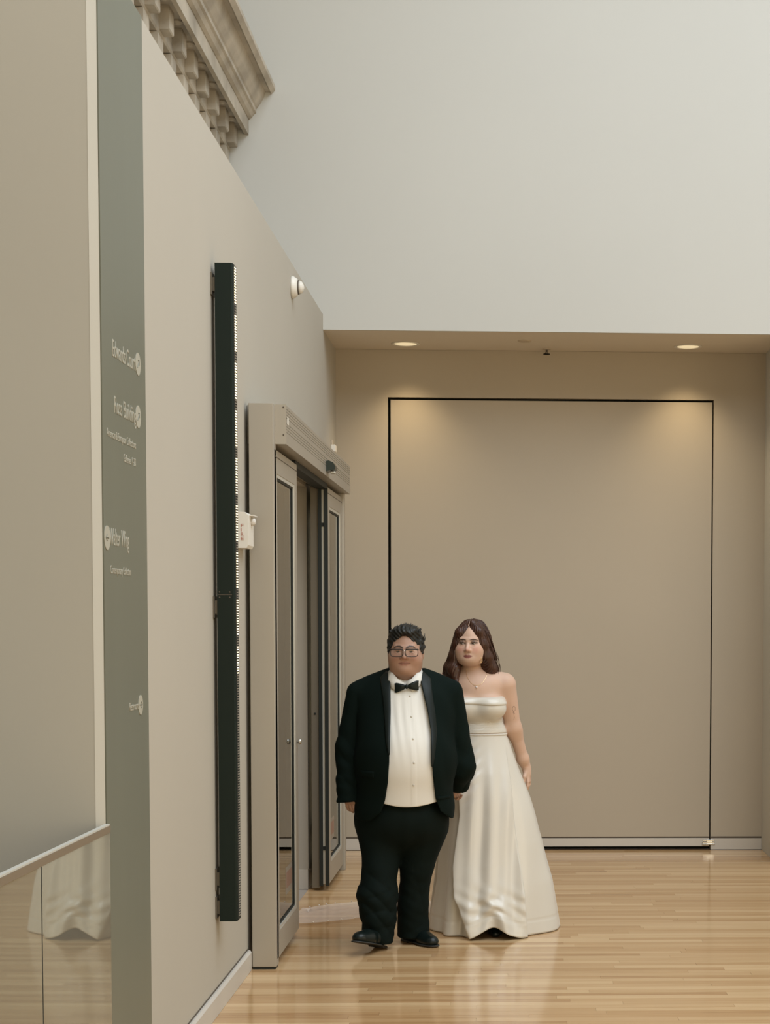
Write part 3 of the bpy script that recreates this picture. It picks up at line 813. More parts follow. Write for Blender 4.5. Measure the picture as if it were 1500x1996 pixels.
# collar: standing band that opens to a V under the chin
cu = np.linspace(-math.pi, math.pi, 61); rows = []
for tt in np.linspace(0, 1, 7):
    row = []
    for a in cu:
        f_ = min(1, abs(a)/1.45)
        ztop = 1.338+(1.402-1.338)*f_**.85; zbot = 1.312+.012*f_
        z = ztop+(zbot-ztop)*tt
        r = .0775+.010*tt+.004*math.sin(math.pi*tt)
        row.append((.001+r*1.0*math.sin(a), -.018-(r*(1.02+.05*tt))*math.cos(a), z-.010*tt*math.cos(a)*0))
    rows.append(row)
grid_obj('collar', np.array(rows), SHIRT, groom, gorg, False, .003)
for s in (-1, 1):
    # collar point leaf folding down beside the tie
    A = np.array([[(.004+s*.003, -.126, 1.335), (s*.032, -.120, 1.355), (s*.062, -.098, 1.388), (s*.076, -.050, 1.404)], [(.004+s*.014, -.133, 1.320), (s*.044, -.128, 1.338), (s*.074, -.104, 1.366), (s*.088, -.052, 1.385)], [(.004+s*.036, -.136, 1.292), (s*.062, -.130, 1.310), (s*.086, -.108, 1.336), (s*.098, -.054, 1.360)]])
    grid_obj('collar_point', A, SHIRT, groom, gorg, False, .003)
# bow tie
def wing(s, tilt):
    rows = []
    for u in np.linspace(0, 1, 12):
        x = .006+u*.050; hh = .0085+.0165*min(1, u*1.25)**.8*(1-.12*max(0, u-.85)/.15); th = .006+.005*math.sin(math.pi*min(1, u*1.05))*1.0
        if u == 0: hh *= .8
        row = []
        for a in np.linspace(0, 2*math.pi, 20, endpoint=False):
            ca, sa = math.cos(a), math.sin(a)
            ca = math.copysign(abs(ca)**.75, ca); sa = math.copysign(abs(sa)**.6, sa)
            rip = .0015*math.sin(sa*7+u*3)*(1-u)
            row.append((.011+s*(x+.004*abs(sa)*u), -.143+th*ca+rip+.010*u*u, 1.319+hh*sa+tilt*(x)))
        rows.append(row)
    rows.append([tuple(np.mean(rows[-1], 0))]*20)
    return np.array(rows)
tie = bpy.data.objects.new('bow_tie', None); COL.objects.link(tie); tie.parent = groom
grid_obj('wing', wing(-1, -.13), SATIN_BLK, tie, gorg, True); grid_obj('wing', wing(1, .12), SATIN_BLK, tie, gorg, True)
K = Shape().add(ell((.011, -.147, 1.319), (.0105, .0085, .0115)))
sdf_obj('knot', K, (-.01, -.165, 1.30), (.03, -.13, 1.34), .002, SATIN_BLK, tie, gorg)

# jacket
J = torso(Shape(), .008)
J.add(ell((-.006, -.015, .66), (.238, .198, .22)), .05)
def jpost(P, d):
    x, y, z = P[:, 0], P[:, 1], P[:, 2]
    xl = np.interp(z, zk, xlk); xr = np.interp(z, zk, xrk)
    d = d+.0022*np.sin(z*26+6*np.sin(x*7+y*5))*np.exp(-((np.abs(x)-.2)/.05)**2)+.0012*ns(P, 22)
    d = np.maximum(d, .648+.10*np.maximum(0, y)*0-z)
    cut = np.maximum(np.maximum(xl-x, x-xr), y-.015)      # negative inside the front opening
    d = np.maximum(d, -cut)
    ncut = n3((P-np.array((0, .0, 1.42)))*np.array((1, .9, .75)))-.088
    d = np.maximum(d, -ncut)
    # sleeves
    for sl, rad, zc, sd in SLEEVES:
        e = None
        for i in range(2):
            g = cone(sl[i], sl[i+1], rad[i], rad[i+1])(P); e = g if e is None else smin(e, g, .03)
        w = np.clip((1.16-z)/.2, 0, 1)
        e = e+.0036*w*(1-1.6*np.abs(np.sin(z*21+x*(14-28*sd)+1.8*np.sin(x*14+y*9+z*5)+sd*2.1))**.8)+.0018*w*np.sin(z*70+x*40+4*np.sin(y*17+z*9))+.0012*ns(P, 30, sd)
        pl_ = (P-np.array(zc[0]))@np.array(zc[1])
        e = np.maximum(e, pl_)
        hol = cone(sl[1], sl[2], rad[1]-.020, rad[2]-.017)(P)
        e = np.maximum(e, -np.maximum(hol, -(pl_+.05)))
        d = smin(d, e, .004)
    return d
SLEEVES = [([(-.238, .01, 1.278), (-.287, .02, 1.00), (-.286, -.030, .74)], [.064, .068, .062], ((-.284, -.04, .735), (.10, -.05, -.99)), 0.),
           ([(.222, .01, 1.280), (.274, .06, .905), (.255, .150, .800)], [.064, .071, .056], ((.252, .165, .795), (-.10, .55, -.83)), 1.)]
J.post = jpost
jacket = sdf_obj('jacket', J, (-.40, -.32, .63), (.40, .28, 1.44), .0055, BLACKCLOTH, groom, gorg)
JT = torso(Shape(), .008)
JT.add(ell((-.006, -.015, .66), (.238, .198, .22)), .05)
JT2 = Shape(); JT2.ops = list(JT.ops)
for sl, rad, zc, sd in SLEEVES: pass
def lapel(s):
    zz = np.linspace(1.392, .99 if s < 0 else .93, 40); rows = []
    edge = np.interp(zz, zk, xlk if s < 0 else xrk)
    t_ = np.linspace(0, 1, 40)
    wd_ = .056*np.clip(t_/.12+.35, 0, 1)*np.clip(1-t_, 0, 1)**.55*(1-.15*np.sin(t_*3.1))
    for u in np.linspace(0, 1, 9):
        x = edge+s*wd_*u-s*.002
        yv = front_y(JT, x, zz)
        rows.append(np.stack([x, yv-.0035-.004*np.sin(np.pi*u)-.002, zz], 1))
    return np.array(rows)
for s in (-1, 1): grid_obj('lapel', lapel(s), SATIN_BLK, jacket, gorg, False, .004)
def patch(x0, x1, z0, z1, off, nm, par, m_):
    us = np.linspace(x0, x1, 8); vs = np.linspace(z1, z0, 4); rows = []
    for v in vs: rows.append(np.stack([us, front_y(JT, us, np.full(8, v))-off, np.full(8, v)], 1))
    return grid_obj(nm, np.array(rows), m_, par, gorg, False, .004)
patch(-.215, -.145, .868, .905, .004, 'pocket_flap', jacket, BLACKCLOTH)
patch(.165, .225, .760, .775, .004, 'pocket_flap', jacket, BLACKCLOTH)
# back tail of the jacket seen beside the hand
# trousers
T = Shape()
T.add(ell((-.022, -.005, .66), (.236, .185, .17)), .06)
T.add(chain([(-.125, -.005, .60), (-.128, -.055, .405), (-.142, -.080, .265), (-.134, -.095, .165), (-.136, -.100, .055)], [.128, .082, .094, .080, .077]), .04)
T.add(chain([(.088, .01, .60), (.052, .02, .395), (.030, .045, .20), (.030, .062, .05)], [.124, .078, .076, .082]), .03)
def tpost(P, d):
    x, y, z = P[:, 0], P[:, 1], P[:, 2]
    w = np.clip((.46-z)/.15, .08, 1)
    lft = 1/(1+np.exp((x+.045)*70))
    amp = .0052*lft+.0022*(1-lft)
    v1 = np.sin(z*17+x*22*lft-x*8+1.8*np.sin(x*13+z*5+1)+1.5*np.sin(y*13+z*7)); v2 = np.sin(z*13-x*24+2.6*np.sin(z*11+y*9+x*6)+1)
    d = d+amp*w*(1-np.abs(v1)**.8*1.6)*.8+amp*.7*w*(1-np.abs(v2)**.7*1.6)+.0008*w*np.sin(z*110+4*np.sin(x*22+y*11))+.002*ns(P, 25)
    d = d+.002*np.sin(x*70+3*np.sin(z*7))*np.clip((z-.35)/.2, 0, 1)*(1-lft)
    hem = np.where(x < -.055, .030+.10*(P[:, 1]+.1)*(-.25), .030)
    return np.maximum(d, np.maximum(hem-z, z-.738))
T.post = tpost
sdf_obj('trousers', T, (-.30, -.26, .0), (.27, .24, .76), .005, TROUSER, groom, gorg)
# shoes
def shoe(name, loc, yaw, pitch, par, m_up, m_sole, sc=1.):
    e = bpy.data.objects.new(name, None); COL.objects.link(e); e.parent = par
    U_s = Shape()
    U_s.add(chain([(0, .0, .048), (.08, .004, .046), (.16, .006, .036), (.225, .002, .028)], [.034, .038, .038, .030]), .03)
    U_s.add(ell((.20, .003, .030), (.068, .042, .028)), .03)
    U_s.add(cone((.0, 0, .06), (.015, 0, .11), .034, .038), .03)
    U_s.sub(cone((.012, 0, .10), (.014, 0, .16), .029, .032), .004)
    U_s.post = lambda P, d: np.maximum(np.maximum(d, .012-P[:, 2]), -(np.abs(P[:, 0]-.165)-.0012+0*P[:, 1])*1.0-.0+np.where(np.abs(P[:, 0]-.165) < .0012, -1, -1))
    S_s = Shape()
    S_s.add(chain([(0, 0, .0), (.08, .004, .0), (.17, .006, .0), (.24, .002, .0)], [.037, .036, .045, .026]), .04)
    S_s.add(ell((.21, .003, .0), (.066, .045, .03)), .03)
    S_s.post = lambda P, d: np.maximum(np.maximum(d, P[:, 2]-.014), np.where((P[:, 0] < .055), -P[:, 2], .007-P[:, 2]))
    Rz = np.array(Matrix.Rotation(yaw, 3, 'Z') @ Matrix.Rotation(pitch, 3, 'Y'))
    xf = lambda V: (V*sc)@Rz.T+np.array(loc)
    sdf_obj('upper', U_s, (-.06, -.07, 0), (.29, .07, .15), .0035, m_up, e, (0, 0, 0), xf=xf)
    sdf_obj('sole', S_s, (-.06, -.07, -.01), (.29, .07, .03), .003, m_sole, e, (0, 0, 0), xf=xf)
    lc = MB()
    for i, xx in enumerate((.075, .092, .109)):
        z_ = .088-.012*i
        pts = [(xx, -.020, z_-.006), (xx+.002, 0, z_+.003), (xx, .020, z_-.006)]
        lc.tube([tuple(Rz@(np.array(q)*sc)+np.array(loc)) for q in pts], .0022*sc, 6)
    lc.build('laces', m_up, e)
    return e
shoe('shoe', (-.128, -.085, .002), math.radians(-113), math.radians(-15), groom, LEATHER, SOLE)
shoe('shoe', (-.005, .105, .0), math.radians(-50), 0, groom, LEATHER, SOLE, .90)
# hair: cropped sides, tousled top
Hh = Shape()
Hh.add(ell(L(0, .020, .044), (.090, .106, .084)), .03)
Hh.add(ell(L(0, -.025, .095), (.068, .070, .034)), .03)
for s in (-1, 1): Hh.add(ell(L(s*.072, .004, .018), (.016, .050, .052)), .02)
Hh.sub(ell(L(0, -.135, -.012), (.067, .104, .110)), .008)
Hh.post = lambda P, d: np.maximum(np.maximum(d+.0035*ns(P, 90)+.002*np.sin(P[:, 0]*300+8*np.sin(P[:, 2]*40)), (HC[2]-.012-.9*np.maximum(0, P[:, 1]-HC[1]-.02))-P[:, 2]), -(np.abs(P[:, 0]-HC[0])-.083)*0-1)
hair = sdf_obj('hair', Hh, (-.12, -.17, 1.36), (.12, .12, 1.68), .0032, HAIR_G, groom, gorg)
tf = MB(); rr = random.Random(3)
for i in range(230):
    a = rr.uniform(-1.05, 1.05); b = rr.uniform(-.95, .8)
    x = .080*math.sin(a); y = .012+.085*b; zz = .048+.082*math.sqrt(max(.02, 1-(x/.088)**2-((y-.02)/.11)**2))
    if y < -.03: zz = max(zz, .104)
    dirv = Vector((x*5+rr.gauss(0, .18)+.12, .10+rr.gauss(0, .25), 1)).normalized(); ln = rr.uniform(.010, .022)
    p0 = Vector(L(x, y, zz-.008)); p1 = p0+dirv*ln*.6; p2 = p1+(dirv+Vector((rr.gauss(0, .4), rr.gauss(0, .4), -.2))).normalized()*ln*.5
    tf.tube([p0, p1, p2], [.0042, .0034, .0008], 5)
for (x, y, z) in ((.088, -.02, .06), (.090, .0, .045), (.086, -.03, .03)):
    p0 = Vector(L(x-.012, y, z)); tf.tube([p0, p0+Vector((.014, 0, .012)), p0+Vector((.018, 0, .032))], [.005, .0035, .0006], 5)
tag(tf.build('hair_tufts', HAIR_G, hair, True), kind='stuff')
# glasses
gl = bpy.data.objects.new('glasses', None); COL.objects.link(gl); gl.parent = groom
for s in (-1, 1):
    cx, cz, hw, hh = s*.0355, -.006, .030, .0175
    loop = []
    for a in np.linspace(0, 2*math.pi, 28, endpoint=False):
        ca, sa = math.cos(a), math.sin(a)
        x = hw*math.copysign(abs(ca)**.42, ca); z = hh*math.copysign(abs(sa)**.42, sa)
        x *= 1-.10*(z < 0)*(-z/hh)
        loop.append(L(cx+x, -.122+.30*((abs(cx+x)-.01)**2)*6, cz+z))
    MB().tube(loop, .0021, 6, closed=True).build('rim', FRAME, gl, True)
    top = [L(cx-s*hw*.95*0+q*s, -.1225+.30*((abs(cx+q*s)-.01)**2)*6, cz+hh+.0008) for q in np.linspace(-hw*.97, hw*1.05, 8)]
    MB().tube(top, .0030, 6).build('brow_bar', FRAME, gl, True)
    me = bpy.data.meshes.new('lens'); me.from_pydata([tuple(np.array(p)+np.array((0, .0004, 0))) for p in loop], [], [list(range(len(loop)))]); me.update()
    link('lens', me, LENS, gl)
    MB().tube([L(s*.067, -.112, .009), L(s*.076, -.10, .008), L(s*.080, -.05, .006), L(s*.083, .01, .004)], .002, 6).build('temple', FRAME, gl, True)
MB().tube([L(-.0075, -.119, .000), L(-.004, -.123, .004), L(.004, -.123, .004), L(.0075, -.119, .000)], .0016, 6).build('bridge', CHROME, gl, True)

# ---------------------------------------------------------------- person in the wedding dress
BO = np.array((-.150, 8.75, 0.))
bride = empty('person', BO); tag(bride, 'person in a strapless ivory satin wedding gown with long brown hair', 'person')
HB = np.array((-.058, -.030, 1.527))
YAWB = math.radians(-9)
cB, sB = math.cos(YAWB), math.sin(YAWB)
def turn(P):      # undo the head's turn above the neck
    w = np.clip((P[:, 2]-1.375)/.05, 0, 1); a = YAWB*w
    q = P-HB; c_, s_ = np.cos(-a), np.sin(-a)
    return np.stack([q[:, 0]*c_-q[:, 1]*s_, q[:, 0]*s_+q[:, 1]*c_, q[:, 2]], 1)+HB
def unturn(V): 
    q = np.asarray(V, float).reshape(-1, 3)-HB
    return np.stack([q[:, 0]*cB-q[:, 1]*sB, q[:, 0]*sB+q[:, 1]*cB, q[:, 2]], 1)+HB
HD = Shape(); LB, mzb = head_prims(HD, tuple(HB), .95, yaw=YAWB, fem=True, jaw=1.08)
HD.add(ell(LB(0, -.042, -.084), (.060, .050, .030)), .035)
def LB0(x, y, z): return (HB[0]+x*.95, HB[1]+y, HB[2]+z)
TX = -.035
def btorso(S, o=0.):
    S.add(ell((TX, .0, 1.205), (.150+o, .105+o, .15+o)), .05)
    S.add(ell((TX-.068, -.072, 1.186), (.082+o, .080+o, .064+o)), .03)
    S.add(ell((TX+.078, -.072, 1.186), (.082+o, .080+o, .064+o)), .03)
    S.add(ell((TX+.012, -.002, 1.045), (.148+o, .112+o, .11+o)), .04)
    return S
BB = btorso(Shape(), 0.)
BB.add(cone((HB[0]+.004, -.005, 1.43), (HB[0]+.014, .008, 1.335), .047, .052), .03)
for s, ex in ((-1, -.205), (1, .135)):
    BB.add(cone((TX+s*.035, .012, 1.352), (ex-s*.020, .010, 1.322), .046, .048), .05)
BB.add(ell((TX, -.01, 1.30), (.135, .085, .075)), .05)
BB.add(chain([(.128, .010, 1.302), (.165, .060, 1.07), (.174, .075, 1.04)], [.052, .041, .036]), .03)
BB.add(chain([(.174, .075, 1.05), (.218, .120, .90), (.238, .140, .845)], [.037, .030, .022]), .025)
BB.add(chain([(-.208, .010, 1.302), (-.235, .0, 1.04)], [.050, .038]), .03)
BB.add(chain([(-.235, .0, 1.04), (-.165, -.16, .86), (-.135, -.222, .800)], [.037, .030, .022]), .025)
hand(BB, (.238, .140, .845), (.16, -.02, -1), (-.2, -1, 0), (-1, .2, 0), .88, .22)
hand(BB, (-.132, -.222, .812), (.0, -.10, -1), (.8, .3, 0), (-.9, .1, 0), .72, .55)
BODY = Shape(); BODY.ops = [(m_, f_, .022 if k_ == .03 and i_ == 0 else k_) for i_, (m_, f_, k_) in enumerate(list(HD.ops)+list(BB.ops))]
bf = face_tone(HB, .95, mzb, (.56, .38, .285), (.24, .075, .065), (.035, .016, .010), (.56, .25, .20),
               [(.013, .0188, .0018), (.027, .0210, .0032), (.041, .0205, .0027), (.053, .0162, .0012)], lid=(.030, .016, .012), mt=.75)
def btone(V):
    c_ = bf(turn(V)); m = V[:, 2] < 1.385; c_[m] = np.array((.56, .38, .285))*(1+.03*ns(V[m], 40)[:, None]); return c_
sdf_obj('body', BODY, (-.30, -.38, .66), (.32, .25, 1.68), .0034, SKIN_B, bride, gorg, colour=btone)
for s in (-1, 1):
    c = LB(s*.0315, -.0815, 0)
    cc = np.array(c)
    eo = MB().lathe([(.0005, -.012), (.006, -.0104), (.0105, -.006), (.012, 0), (.0105, .006), (.006, .0104), (.0005, .012)], tuple(cc), 1, 16).build('eye', EYEW, bride, True)
    ic = cc+np.array((-.0040 if s < 0 else -.0030, .0008, .001))
    MB().lathe([(.0072, -.0112), (.0062, -.0122), (.002, -.0126)], tuple(ic), 1, 14).build('iris', IRIS_B, eo, True)
    ls = [tuple(LB(s*a, b, z_)) for a, b, z_ in ((.0165, -.0895, .002), (.026, -.0955, .0078), (.037, -.0945, .0078), (.049, -.086, .004))]
    MB().tube(ls, [.0008, .0016, .0018, .0007], 5).build('eyelashes', LASH, bride)
# gown
def zclip(P, d, z0, z1): return np.maximum(d, np.maximum(z0-P[:, 2], P[:, 2]-z1))
D1 = btorso(Shape(), .004)
D1.add(ell((TX, -.105, 1.185), (.075, .030, .055)), .04)
D1.post = lambda P, d: zclip(P, d, 1.100, 1.236)
gown = bpy.data.objects.new('wedding_gown', None); COL.objects.link(gown); gown.parent = bride
sdf_obj('bodice', D1, (-.26, -.20, 1.08), (.18, .16, 1.27), .0042, SATIN, gown, gorg)
D2 = btorso(Shape(), .010); D2.add(ell((TX, -.105, 1.19), (.085, .032, .06)), .04)
def cuffp(P, d):
    zt = 1.249-.006*np.cos((P[:, 0]-TX)*9); zb = 1.204-.004*np.sin((P[:, 0]-TX)*16)
    t_ = (P[:, 2]-zb)/(zt-zb)
    d = d-.0025*np.sin(np.pi*np.clip(t_, 0, 1))
    e = np.maximum(zb-P[:, 2], P[:, 2]-zt)
    return -smin(-d, -e, .012)
D2.post = cuffp
sdf_obj('neckline_fold', D2, (-.27, -.22, 1.18), (.19, .17, 1.28), .004, SATIN, gown, gorg)
D3 = btorso(Shape(), .006)
D3.post = lambda P, d: zclip(P, d+.0018*np.sin((P[:, 2]+.03*(P[:, 0]-TX)**2*8+.010*(P[:, 0]))*760)*.5+.001, 1.052, 1.120+.028*np.clip(1-np.abs((np.abs(P[:, 0]-TX)-.0)/.07)**2, -.4, 1))
sdf_obj('waistband', D3, (-.26, -.20, 1.03), (.18, .17, 1.17), .0036, SATIN, gown, gorg)
D4 = btorso(Shape(), .009); D4.post = lambda P, d: zclip(P, d, 1.040, 1.0505)
sdf_obj('waist_piping', D4, (-.26, -.20, 1.03), (.18, .17, 1.06), .003, SATIN, gown, gorg)

# skirt: swept rings with deep folds; front panel overlaps the side panels
def sst(a, b, x):
    t_ = np.clip((x-a)/(b-a), 0, 1); return t_*t_*(3-2*t_)
NZ, NP = 130, 420
ph = np.linspace(0, 2*np.pi, NP, endpoint=False)          # 0 = +x, pi/2 = back, -pi/2 = front
u = np.linspace(0, 1, NZ)[:, None]                         # 0 waist, 1 hem
PH = ph[None, :]+0*u
zs = 1.046*(1-u)+0*PH
rx_r = np.interp(u, [0, .15, .42, .55, .75, 1], [.150, .205, .300, .340, .385, .415])
rx_l = np.interp(u, [0, .15, .42, .55, .75, 1], [.150, .170, .200, .215, .235, .270])
ry_f = np.interp(u, [0, .2, .5, .8, 1], [.118, .165, .215, .265, .285])
ry_b = np.interp(u, [0, .2, .5, 1], [.125, .20, .29, .38])
cx = np.interp(u, [0, 1], [TX+.010, -.010]); cyv = 0*u
cs, sn_ = np.cos(PH), np.sin(PH)
rx = np.where(cs > 0, rx_r, rx_l); ry = np.where(sn_ > 0, ry_b, ry_f)
X = cx+rx*cs; Yv = cyv+ry*sn_
# where the front panel sits, measured across the front
xf_l = np.interp(u, [0, .4, .65, .8, 1], [-.13, -.105, -.130, -.125, -.055]); xf_r = np.interp(u, [0, .1, .5, 1], [.118, .128, .175, .235])
front = (sn_ < .15)
onf = sst(-.006, .006, X-xf_l)*sst(-.004, .004, xf_r-X)*front
grow = sst(.02, .35, u)
disp = onf*(.020+.020*u)*grow
left = front*(1-sst(-.006, .006, X-xf_l))
disp = disp+left*grow*(.020*np.sin(X*52+1.5*u*3)*np.clip(u*1.2, 0, 1)-.010)
right = (1-sst(-.004, .004, xf_r-X))*(np.abs(cs) > 0)*front
disp = disp+right*grow*.006*np.sin(X*30+u*2)
back = sst(-.1, .4, sn_)
disp = disp+back*grow*.028*np.sin(PH*11+1.5*np.sin(u*3))*u
# soft vertical swags on the front panel and drag folds near the knee and hem
disp = disp+onf*grow*(.010*np.sin((X-xf_l)*38+.7)*sst(.1, .6, u)+.006*np.sin((X+.05)*75+2*u))
drag = np.exp(-((u-.86)/.085)**2)
disp = disp+onf*drag*(.0062*np.sin((u*58+(X-.06)*18+2.2*np.sin(X*20)))*np.exp(-((X-.06)/.10)**2)+.003*np.sin(u*95-X*55))+onf*sst(.6, .9, u)*.012*np.exp(-((X-(.02+(u-.8)*.5))/.035)**2)
gath = np.exp(-((u-.16)/.13)**2)*np.exp(-((X+.085)/.05)**2)
disp = disp+onf*gath*.007*np.sin(u*105+X*75)
nx_, ny_ = cs/rx, sn_/ry; nl = np.sqrt(nx_**2+ny_**2); nx_, ny_ = nx_/nl, ny_/nl
X = X+nx_*disp; Yv = Yv+ny_*disp
# hem line: the front panel is kicked up over the shoe, stitched band above the hem
lift = onf*.062*np.exp(-(((X-.065)/.085)**2))
kick = onf*sst(.55, 1, u)*.030
Yv = Yv-kick
zs = zs+lift*sst(.75, 1, u)+.003
band = sst(.928, .931, u)*(1-sst(.935, .938, u))
X = X-nx_*band*.0025; Yv = Yv-ny_*band*.0025
sk = grid_obj('skirt', np.stack([X, Yv, zs], -1), SATIN, gown, gorg, True, .003)
# jewellery
nk = []
for a in np.linspace(-1.9, 1.9, 41):
    x = HB[0]+.030+.056*math.sin(a)*(1.0+.0*abs(a)); f_ = (1+math.cos(a))/2
    z = 1.392-.086*max(0, math.cos(a*.83))**1.6
    nk.append((x, z))
nx2 = np.array([p[0] for p in nk]); nz2 = np.array([p[1] for p in nk]); ny2 = front_y(BODY, nx2, nz2)
ok = ny2 < .05
chain_pts = [(x, yv-.0012, z) for x, yv, z, k_ in zip(nx2, ny2, nz2, ok) if k_]
neck = bpy.data.objects.new('necklace', None); COL.objects.link(neck); neck.parent = bride
MB().tube(chain_pts, .0008, 6).build('chain', GOLD, neck)
mid = min(chain_pts, key=lambda p: p[2])
MB().lathe([(.0005, -.0055), (.004, -.004), (.0055, 0), (.004, .004), (.0005, .0055)], (mid[0], mid[1]-.004, mid[2]-.008), 2, 12).build('pendant', PEARL, neck, True)
for s in (1,):
    ec = np.array(LB(s*.069, -.066, -.070))
    ring = [(ec[0]+.0065*math.sin(a)*.8, ec[1]-.003, ec[2]-.020+.013*math.cos(a)*(1.0 if math.cos(a) > 0 else .75)) for a in np.linspace(0, 2*math.pi, 18, endpoint=False)]
    eo = MB().tube(ring, .0018, 6, closed=True).build('earring', GOLD, bride, True)
    MB().tube([(ec[0], ec[1], ec[2]+.012), (ec[0], ec[1]-.003, ec[2]-.006)], .0012, 6).build('earring_hook', GOLD, eo)
# arm tattoo: a ring on a thin stem, inked on the outer arm
def ink(pts):
    x = np.array([p[0] for p in pts]); z = np.array([p[1] for p in pts]); yv = front_y(BODY, x, z, -.2, .2)
    return [(a, b-.0003, c_) for a, b, c_ in zip(x, yv, z)]
tz = 1.178; txc = .168
tt_ = MB().tube(ink([(txc+.0085*math.sin(a), tz+.0135*math.cos(a)) for a in np.linspace(0, 2*math.pi, 20, endpoint=False)]), .0008, 4, closed=True)
tt_.tube(ink([(txc, tz-.0135), (txc+.001, tz-.028), (txc+.003, tz-.045), (txc+.001, tz-.060)]), .0008, 4).tube(ink([(txc-.005, tz-.022), (txc+.006, tz-.024)]), .0007, 4)
tt_.build('tattoo', INK, bride)
# shoes
def heel_shoe(loc, yaw):
    e = bpy.data.objects.new('shoe', None); COL.objects.link(e); e.parent = bride
    Rz = np.array(Matrix.Rotation(yaw, 3, 'Z')); xf = lambda V: V@Rz.T+np.array(loc)
    s_ = Shape().add(chain([(0, 0, .075), (.08, 0, .05), (.15, 0, .024), (.21, 0, .018)], [.028, .030, .034, .022]), .02)
    s_.post = lambda P, d: np.maximum(d, .004-P[:, 2])
    sdf_obj('upper', s_, (-.05, -.05, 0), (.25, .05, .12), .004, LEATHER, e, (0, 0, 0), xf=xf)
    h_ = Shape().add(cone((-.005, 0, .06), (-.008, 0, .01), .024, .017), .01); h_.post = lambda P, d: np.maximum(d, .001-P[:, 2])
    sdf_obj('heel', h_, (-.05, -.05, -.005), (.05, .05, .10), .004, LEATHER, e, (0, 0, 0), xf=xf)
heel_shoe((.068, -.055, 0), math.radians(-88)); heel_shoe((.085, .12, 0), math.radians(-85))
# hair
HS = Shape()
HS.add(ell(LB0(0, .025, .044), (.084, .104, .080)), .03)
HS.add(ell(LB0(0, .060, -.075), (.090, .052, .150)), .04)
HS.sub(ell(LB0(.002, -.130, -.035), (.056, .108, .104)), .010)
HS.add(chain([LB0(-.016, -.050, .108), LB0(-.054, -.062, .060), LB0(-.070, -.050, -.005), LB0(-.082, -.035, -.07), LB0(-.088, -.045, -.14), LB0(-.070, -.075, -.205)], [.012, .016, .020, .026, .030, .012]), .03)
HS.add(chain([LB0(-.085, -.01, -.06), LB0(-.122, .0, -.13), LB0(-.160, .015, -.195)], [.030, .028, .010]), .03)
HS.add(chain([LB0(.018, -.050, .108), LB0(.054, -.060, .062), LB0(.072, -.045, -.005), LB0(.086, -.020, -.07), LB0(.100, .020, -.13), LB0(.128, .055, -.175)], [.012, .016, .022, .030, .034, .016]), .03)
def hpost(P, d):
    q = P-HB
    th = np.arctan2(q[:, 0], -q[:, 1]+.02)
    rid = np.sin(th*70+4*np.sin(q[:, 2]*22)+3*np.sin(q[:, 2]*9+np.sign(q[:, 0])))
    part = np.exp(-(q[:, 0]/.0045)**2)*(q[:, 2] > .06)*(q[:, 1] < .05)
    return d+.0015*rid*np.clip(np.abs(q[:, 0])/.02, 0, 1)+.002*ns(P, 60)+.006*part
HS.post = hpost
class TurnS(Shape):
    def ev(s, P, ops=None): return HS.ev(turn2(P), ops)
def turn2(P):
    q = P-HB; c_, s_ = math.cos(-YAWB), math.sin(-YAWB)
    return np.stack([q[:, 0]*c_-q[:, 1]*s_, q[:, 0]*s_+q[:, 1]*c_, q[:, 2]], 1)+HB
hb = sdf_obj('hair', HS, (-.27, -.17, 1.28), (.12, .14, 1.68), .0032, HAIR_B, bride, gorg, xf=unturn)
st = MB(); rr = random.Random(5)
FR = {-1: [(-.004, -.062, .116), (-.040, -.074, .084), (-.073, -.064, .020), (-.086, -.050, -.06), (-.100, -.050, -.13), (-.074, -.082, -.212)],
      1: [(.005, -.062, .117), (.042, -.072, .086), (.075, -.062, .020), (.092, -.035, -.06), (.110, .0, -.12), (.132, .045, -.185)]}
BK = {-1: [(-.004, .05, .128), (-.050, .05, .110), (-.092, .03, .040), (-.105, .02, -.06), (-.138, .01, -.14), (-.172, .02, -.215)],
      1: [(.004, .05, .130), (.052, .05, .110), (.094, .04, .040), (.106, .05, -.06), (.122, .065, -.13), (.140, .075, -.195)]}
def catmull(P, m=5):
    P = np.array(P); out = []
    Q = np.vstack([2*P[0]-P[1], P, 2*P[-1]-P[-2]])
    for i in range(1, len(Q)-2):
        for t_ in np.linspace(0, 1, m, endpoint=False):
            a, b, c_, d_ = Q[i-1:i+3]
            out.append(.5*((2*b)+(-a+c_)*t_+(2*a-5*b+4*c_-d_)*t_**2+(-a+3*b-3*c_+d_)*t_**3))
    out.append(P[-1]); return np.array(out)
for s in (-1, 1):
    for i in range(170):
        a = rr.random()**.8
        ctl = np.array(FR[s])*(1-a)+np.array(BK[s])*a
        nse = np.array([(rr.gauss(0, .0035), rr.gauss(0, .004), rr.gauss(0, .002)) for _ in ctl]); nse[0] *= .3
        nse[3:] *= 2.2; nse[-1] *= 1.5
        pts = catmull(ctl+nse); pts[:, 0] += .003*np.sin(np.linspace(0, 7, len(pts))+rr.uniform(0, 6))*np.linspace(0, 1, len(pts))
        W_ = unturn(pts+HB)
        n_ = len(W_); st.tube([tuple(p) for p in W_], list(.0023*np.interp(np.linspace(0, 1, n_), [0, .1, .7, 1], [.5, 1, .9, .15])), 5)
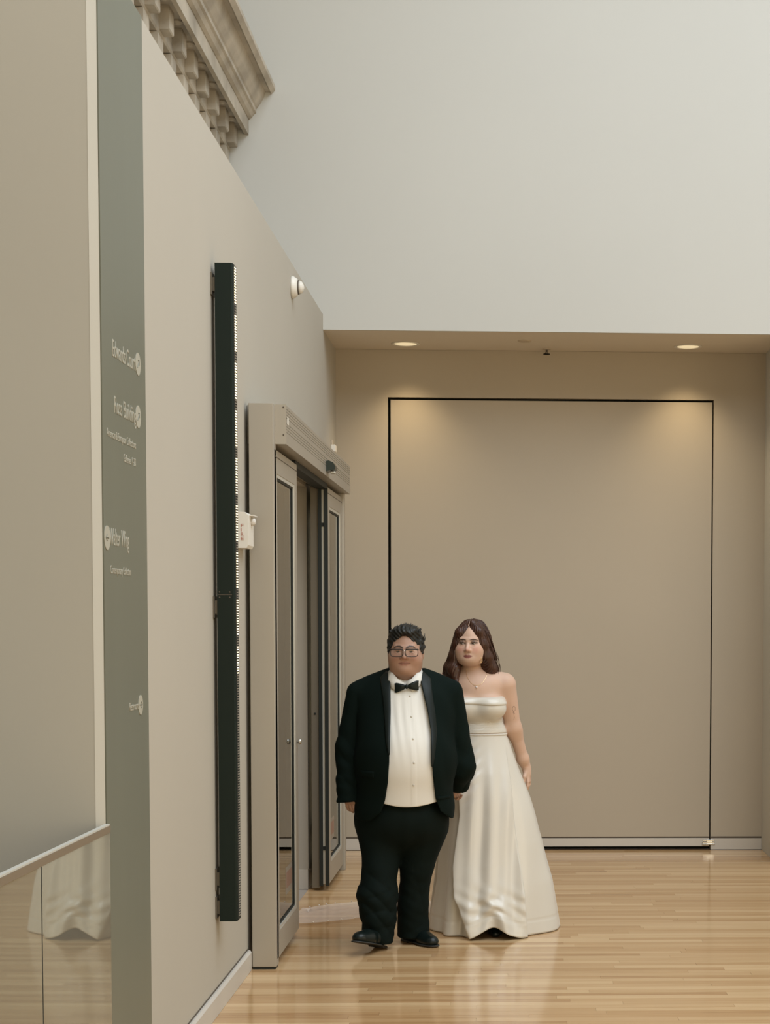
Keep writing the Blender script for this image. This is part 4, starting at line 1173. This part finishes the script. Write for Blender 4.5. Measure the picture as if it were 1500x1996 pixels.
for i in range(14):
    s = 1 if i % 3 else -1
    pts = catmull(np.array([(s*.090, .03, .0), (s*(.112+rr.random()*.02), .03, -.05), (s*(.128+rr.random()*.02), .04, -.11), (s*(.130+rr.random()*.02), .05, -.18)]))
    st.tube([tuple(p) for p in unturn(pts+HB)], .0008, 4)
tag(st.build('hair_locks', HAIR_B, hb, True), kind='stuff')
pt = [tuple(unturn(np.array((HB[0]+.001, HB[1]+y_, HB[2]+z_)))[0]) for y_, z_ in ((-.080, .092), (-.066, .106), (-.045, .117), (-.02, .1235))]
MB().tube(pt, [.0026, .0022, .0018, .0006], 6).build('parting', mat('scalp', (.50, .34, .26), .6), hb)
# veil: sheer tulle falling from the back of the head and trailing over the floor to the left
ctr = np.array([(-.07, .115, 1.56), (-.06, .21, 1.25), (-.05, .33, .8), (-.06, .43, .35), (-.14, .60, .04), (-.33, .63, .012), (-.54, .61, .010), (-.72, .53, .009), (-.85, .38, .009), (-.96, .32, .009), (-1.06, .33, .009)])
cp_ = catmull(ctr, 6); n_ = len(cp_)
wv = np.interp(np.linspace(0, 1, n_), [0, .12, .4, .55, .8, 1], [.04, .16, .26, .24, .22, .25])
rows = []
tang = np.gradient(cp_, axis=0)
for i in range(n_):
    tdir = tang[i]/np.linalg.norm(tang[i])
    w_ = np.interp(i/n_, [0, .36, .5, 1], [0, 0, 1, 1])
    side = np.array((1, 0, 0))*(1-w_)+np.array((-tdir[1]*-1, tdir[0]*-1, 0))*-w_
    side = side/np.linalg.norm(side)
    row = []
    for q in np.linspace(-1, 1, 25):
        p = cp_[i]+side*q*wv[i]
        fold = .012*math.sin(q*13+i*.12)*(1-w_)+w_*.0035*(1+math.sin(q*15+i*.35))
        p = p+np.array((0, fold*(1-w_), fold*w_)); row.append(p)
    rows.append(row)
rows = np.array(rows)
vl = grid_obj('veil', rows, VEIL, bride, gorg)
for side_i in (0, -1):
    last = np.array((9., 9., 9.))
    for i in range(26, n_-1):
        p = rows[i, side_i]
        if p[2] < .05 and np.linalg.norm(p-last) > .055:
            last = p
            MB().lathe([(.0005, -.004), (.003, -.003), (.0043, 0), (.003, .003), (.0005, .004)], (p[0], p[1], p[2]+.004), 2, 8).build('pearl', PEARL, vl, True)
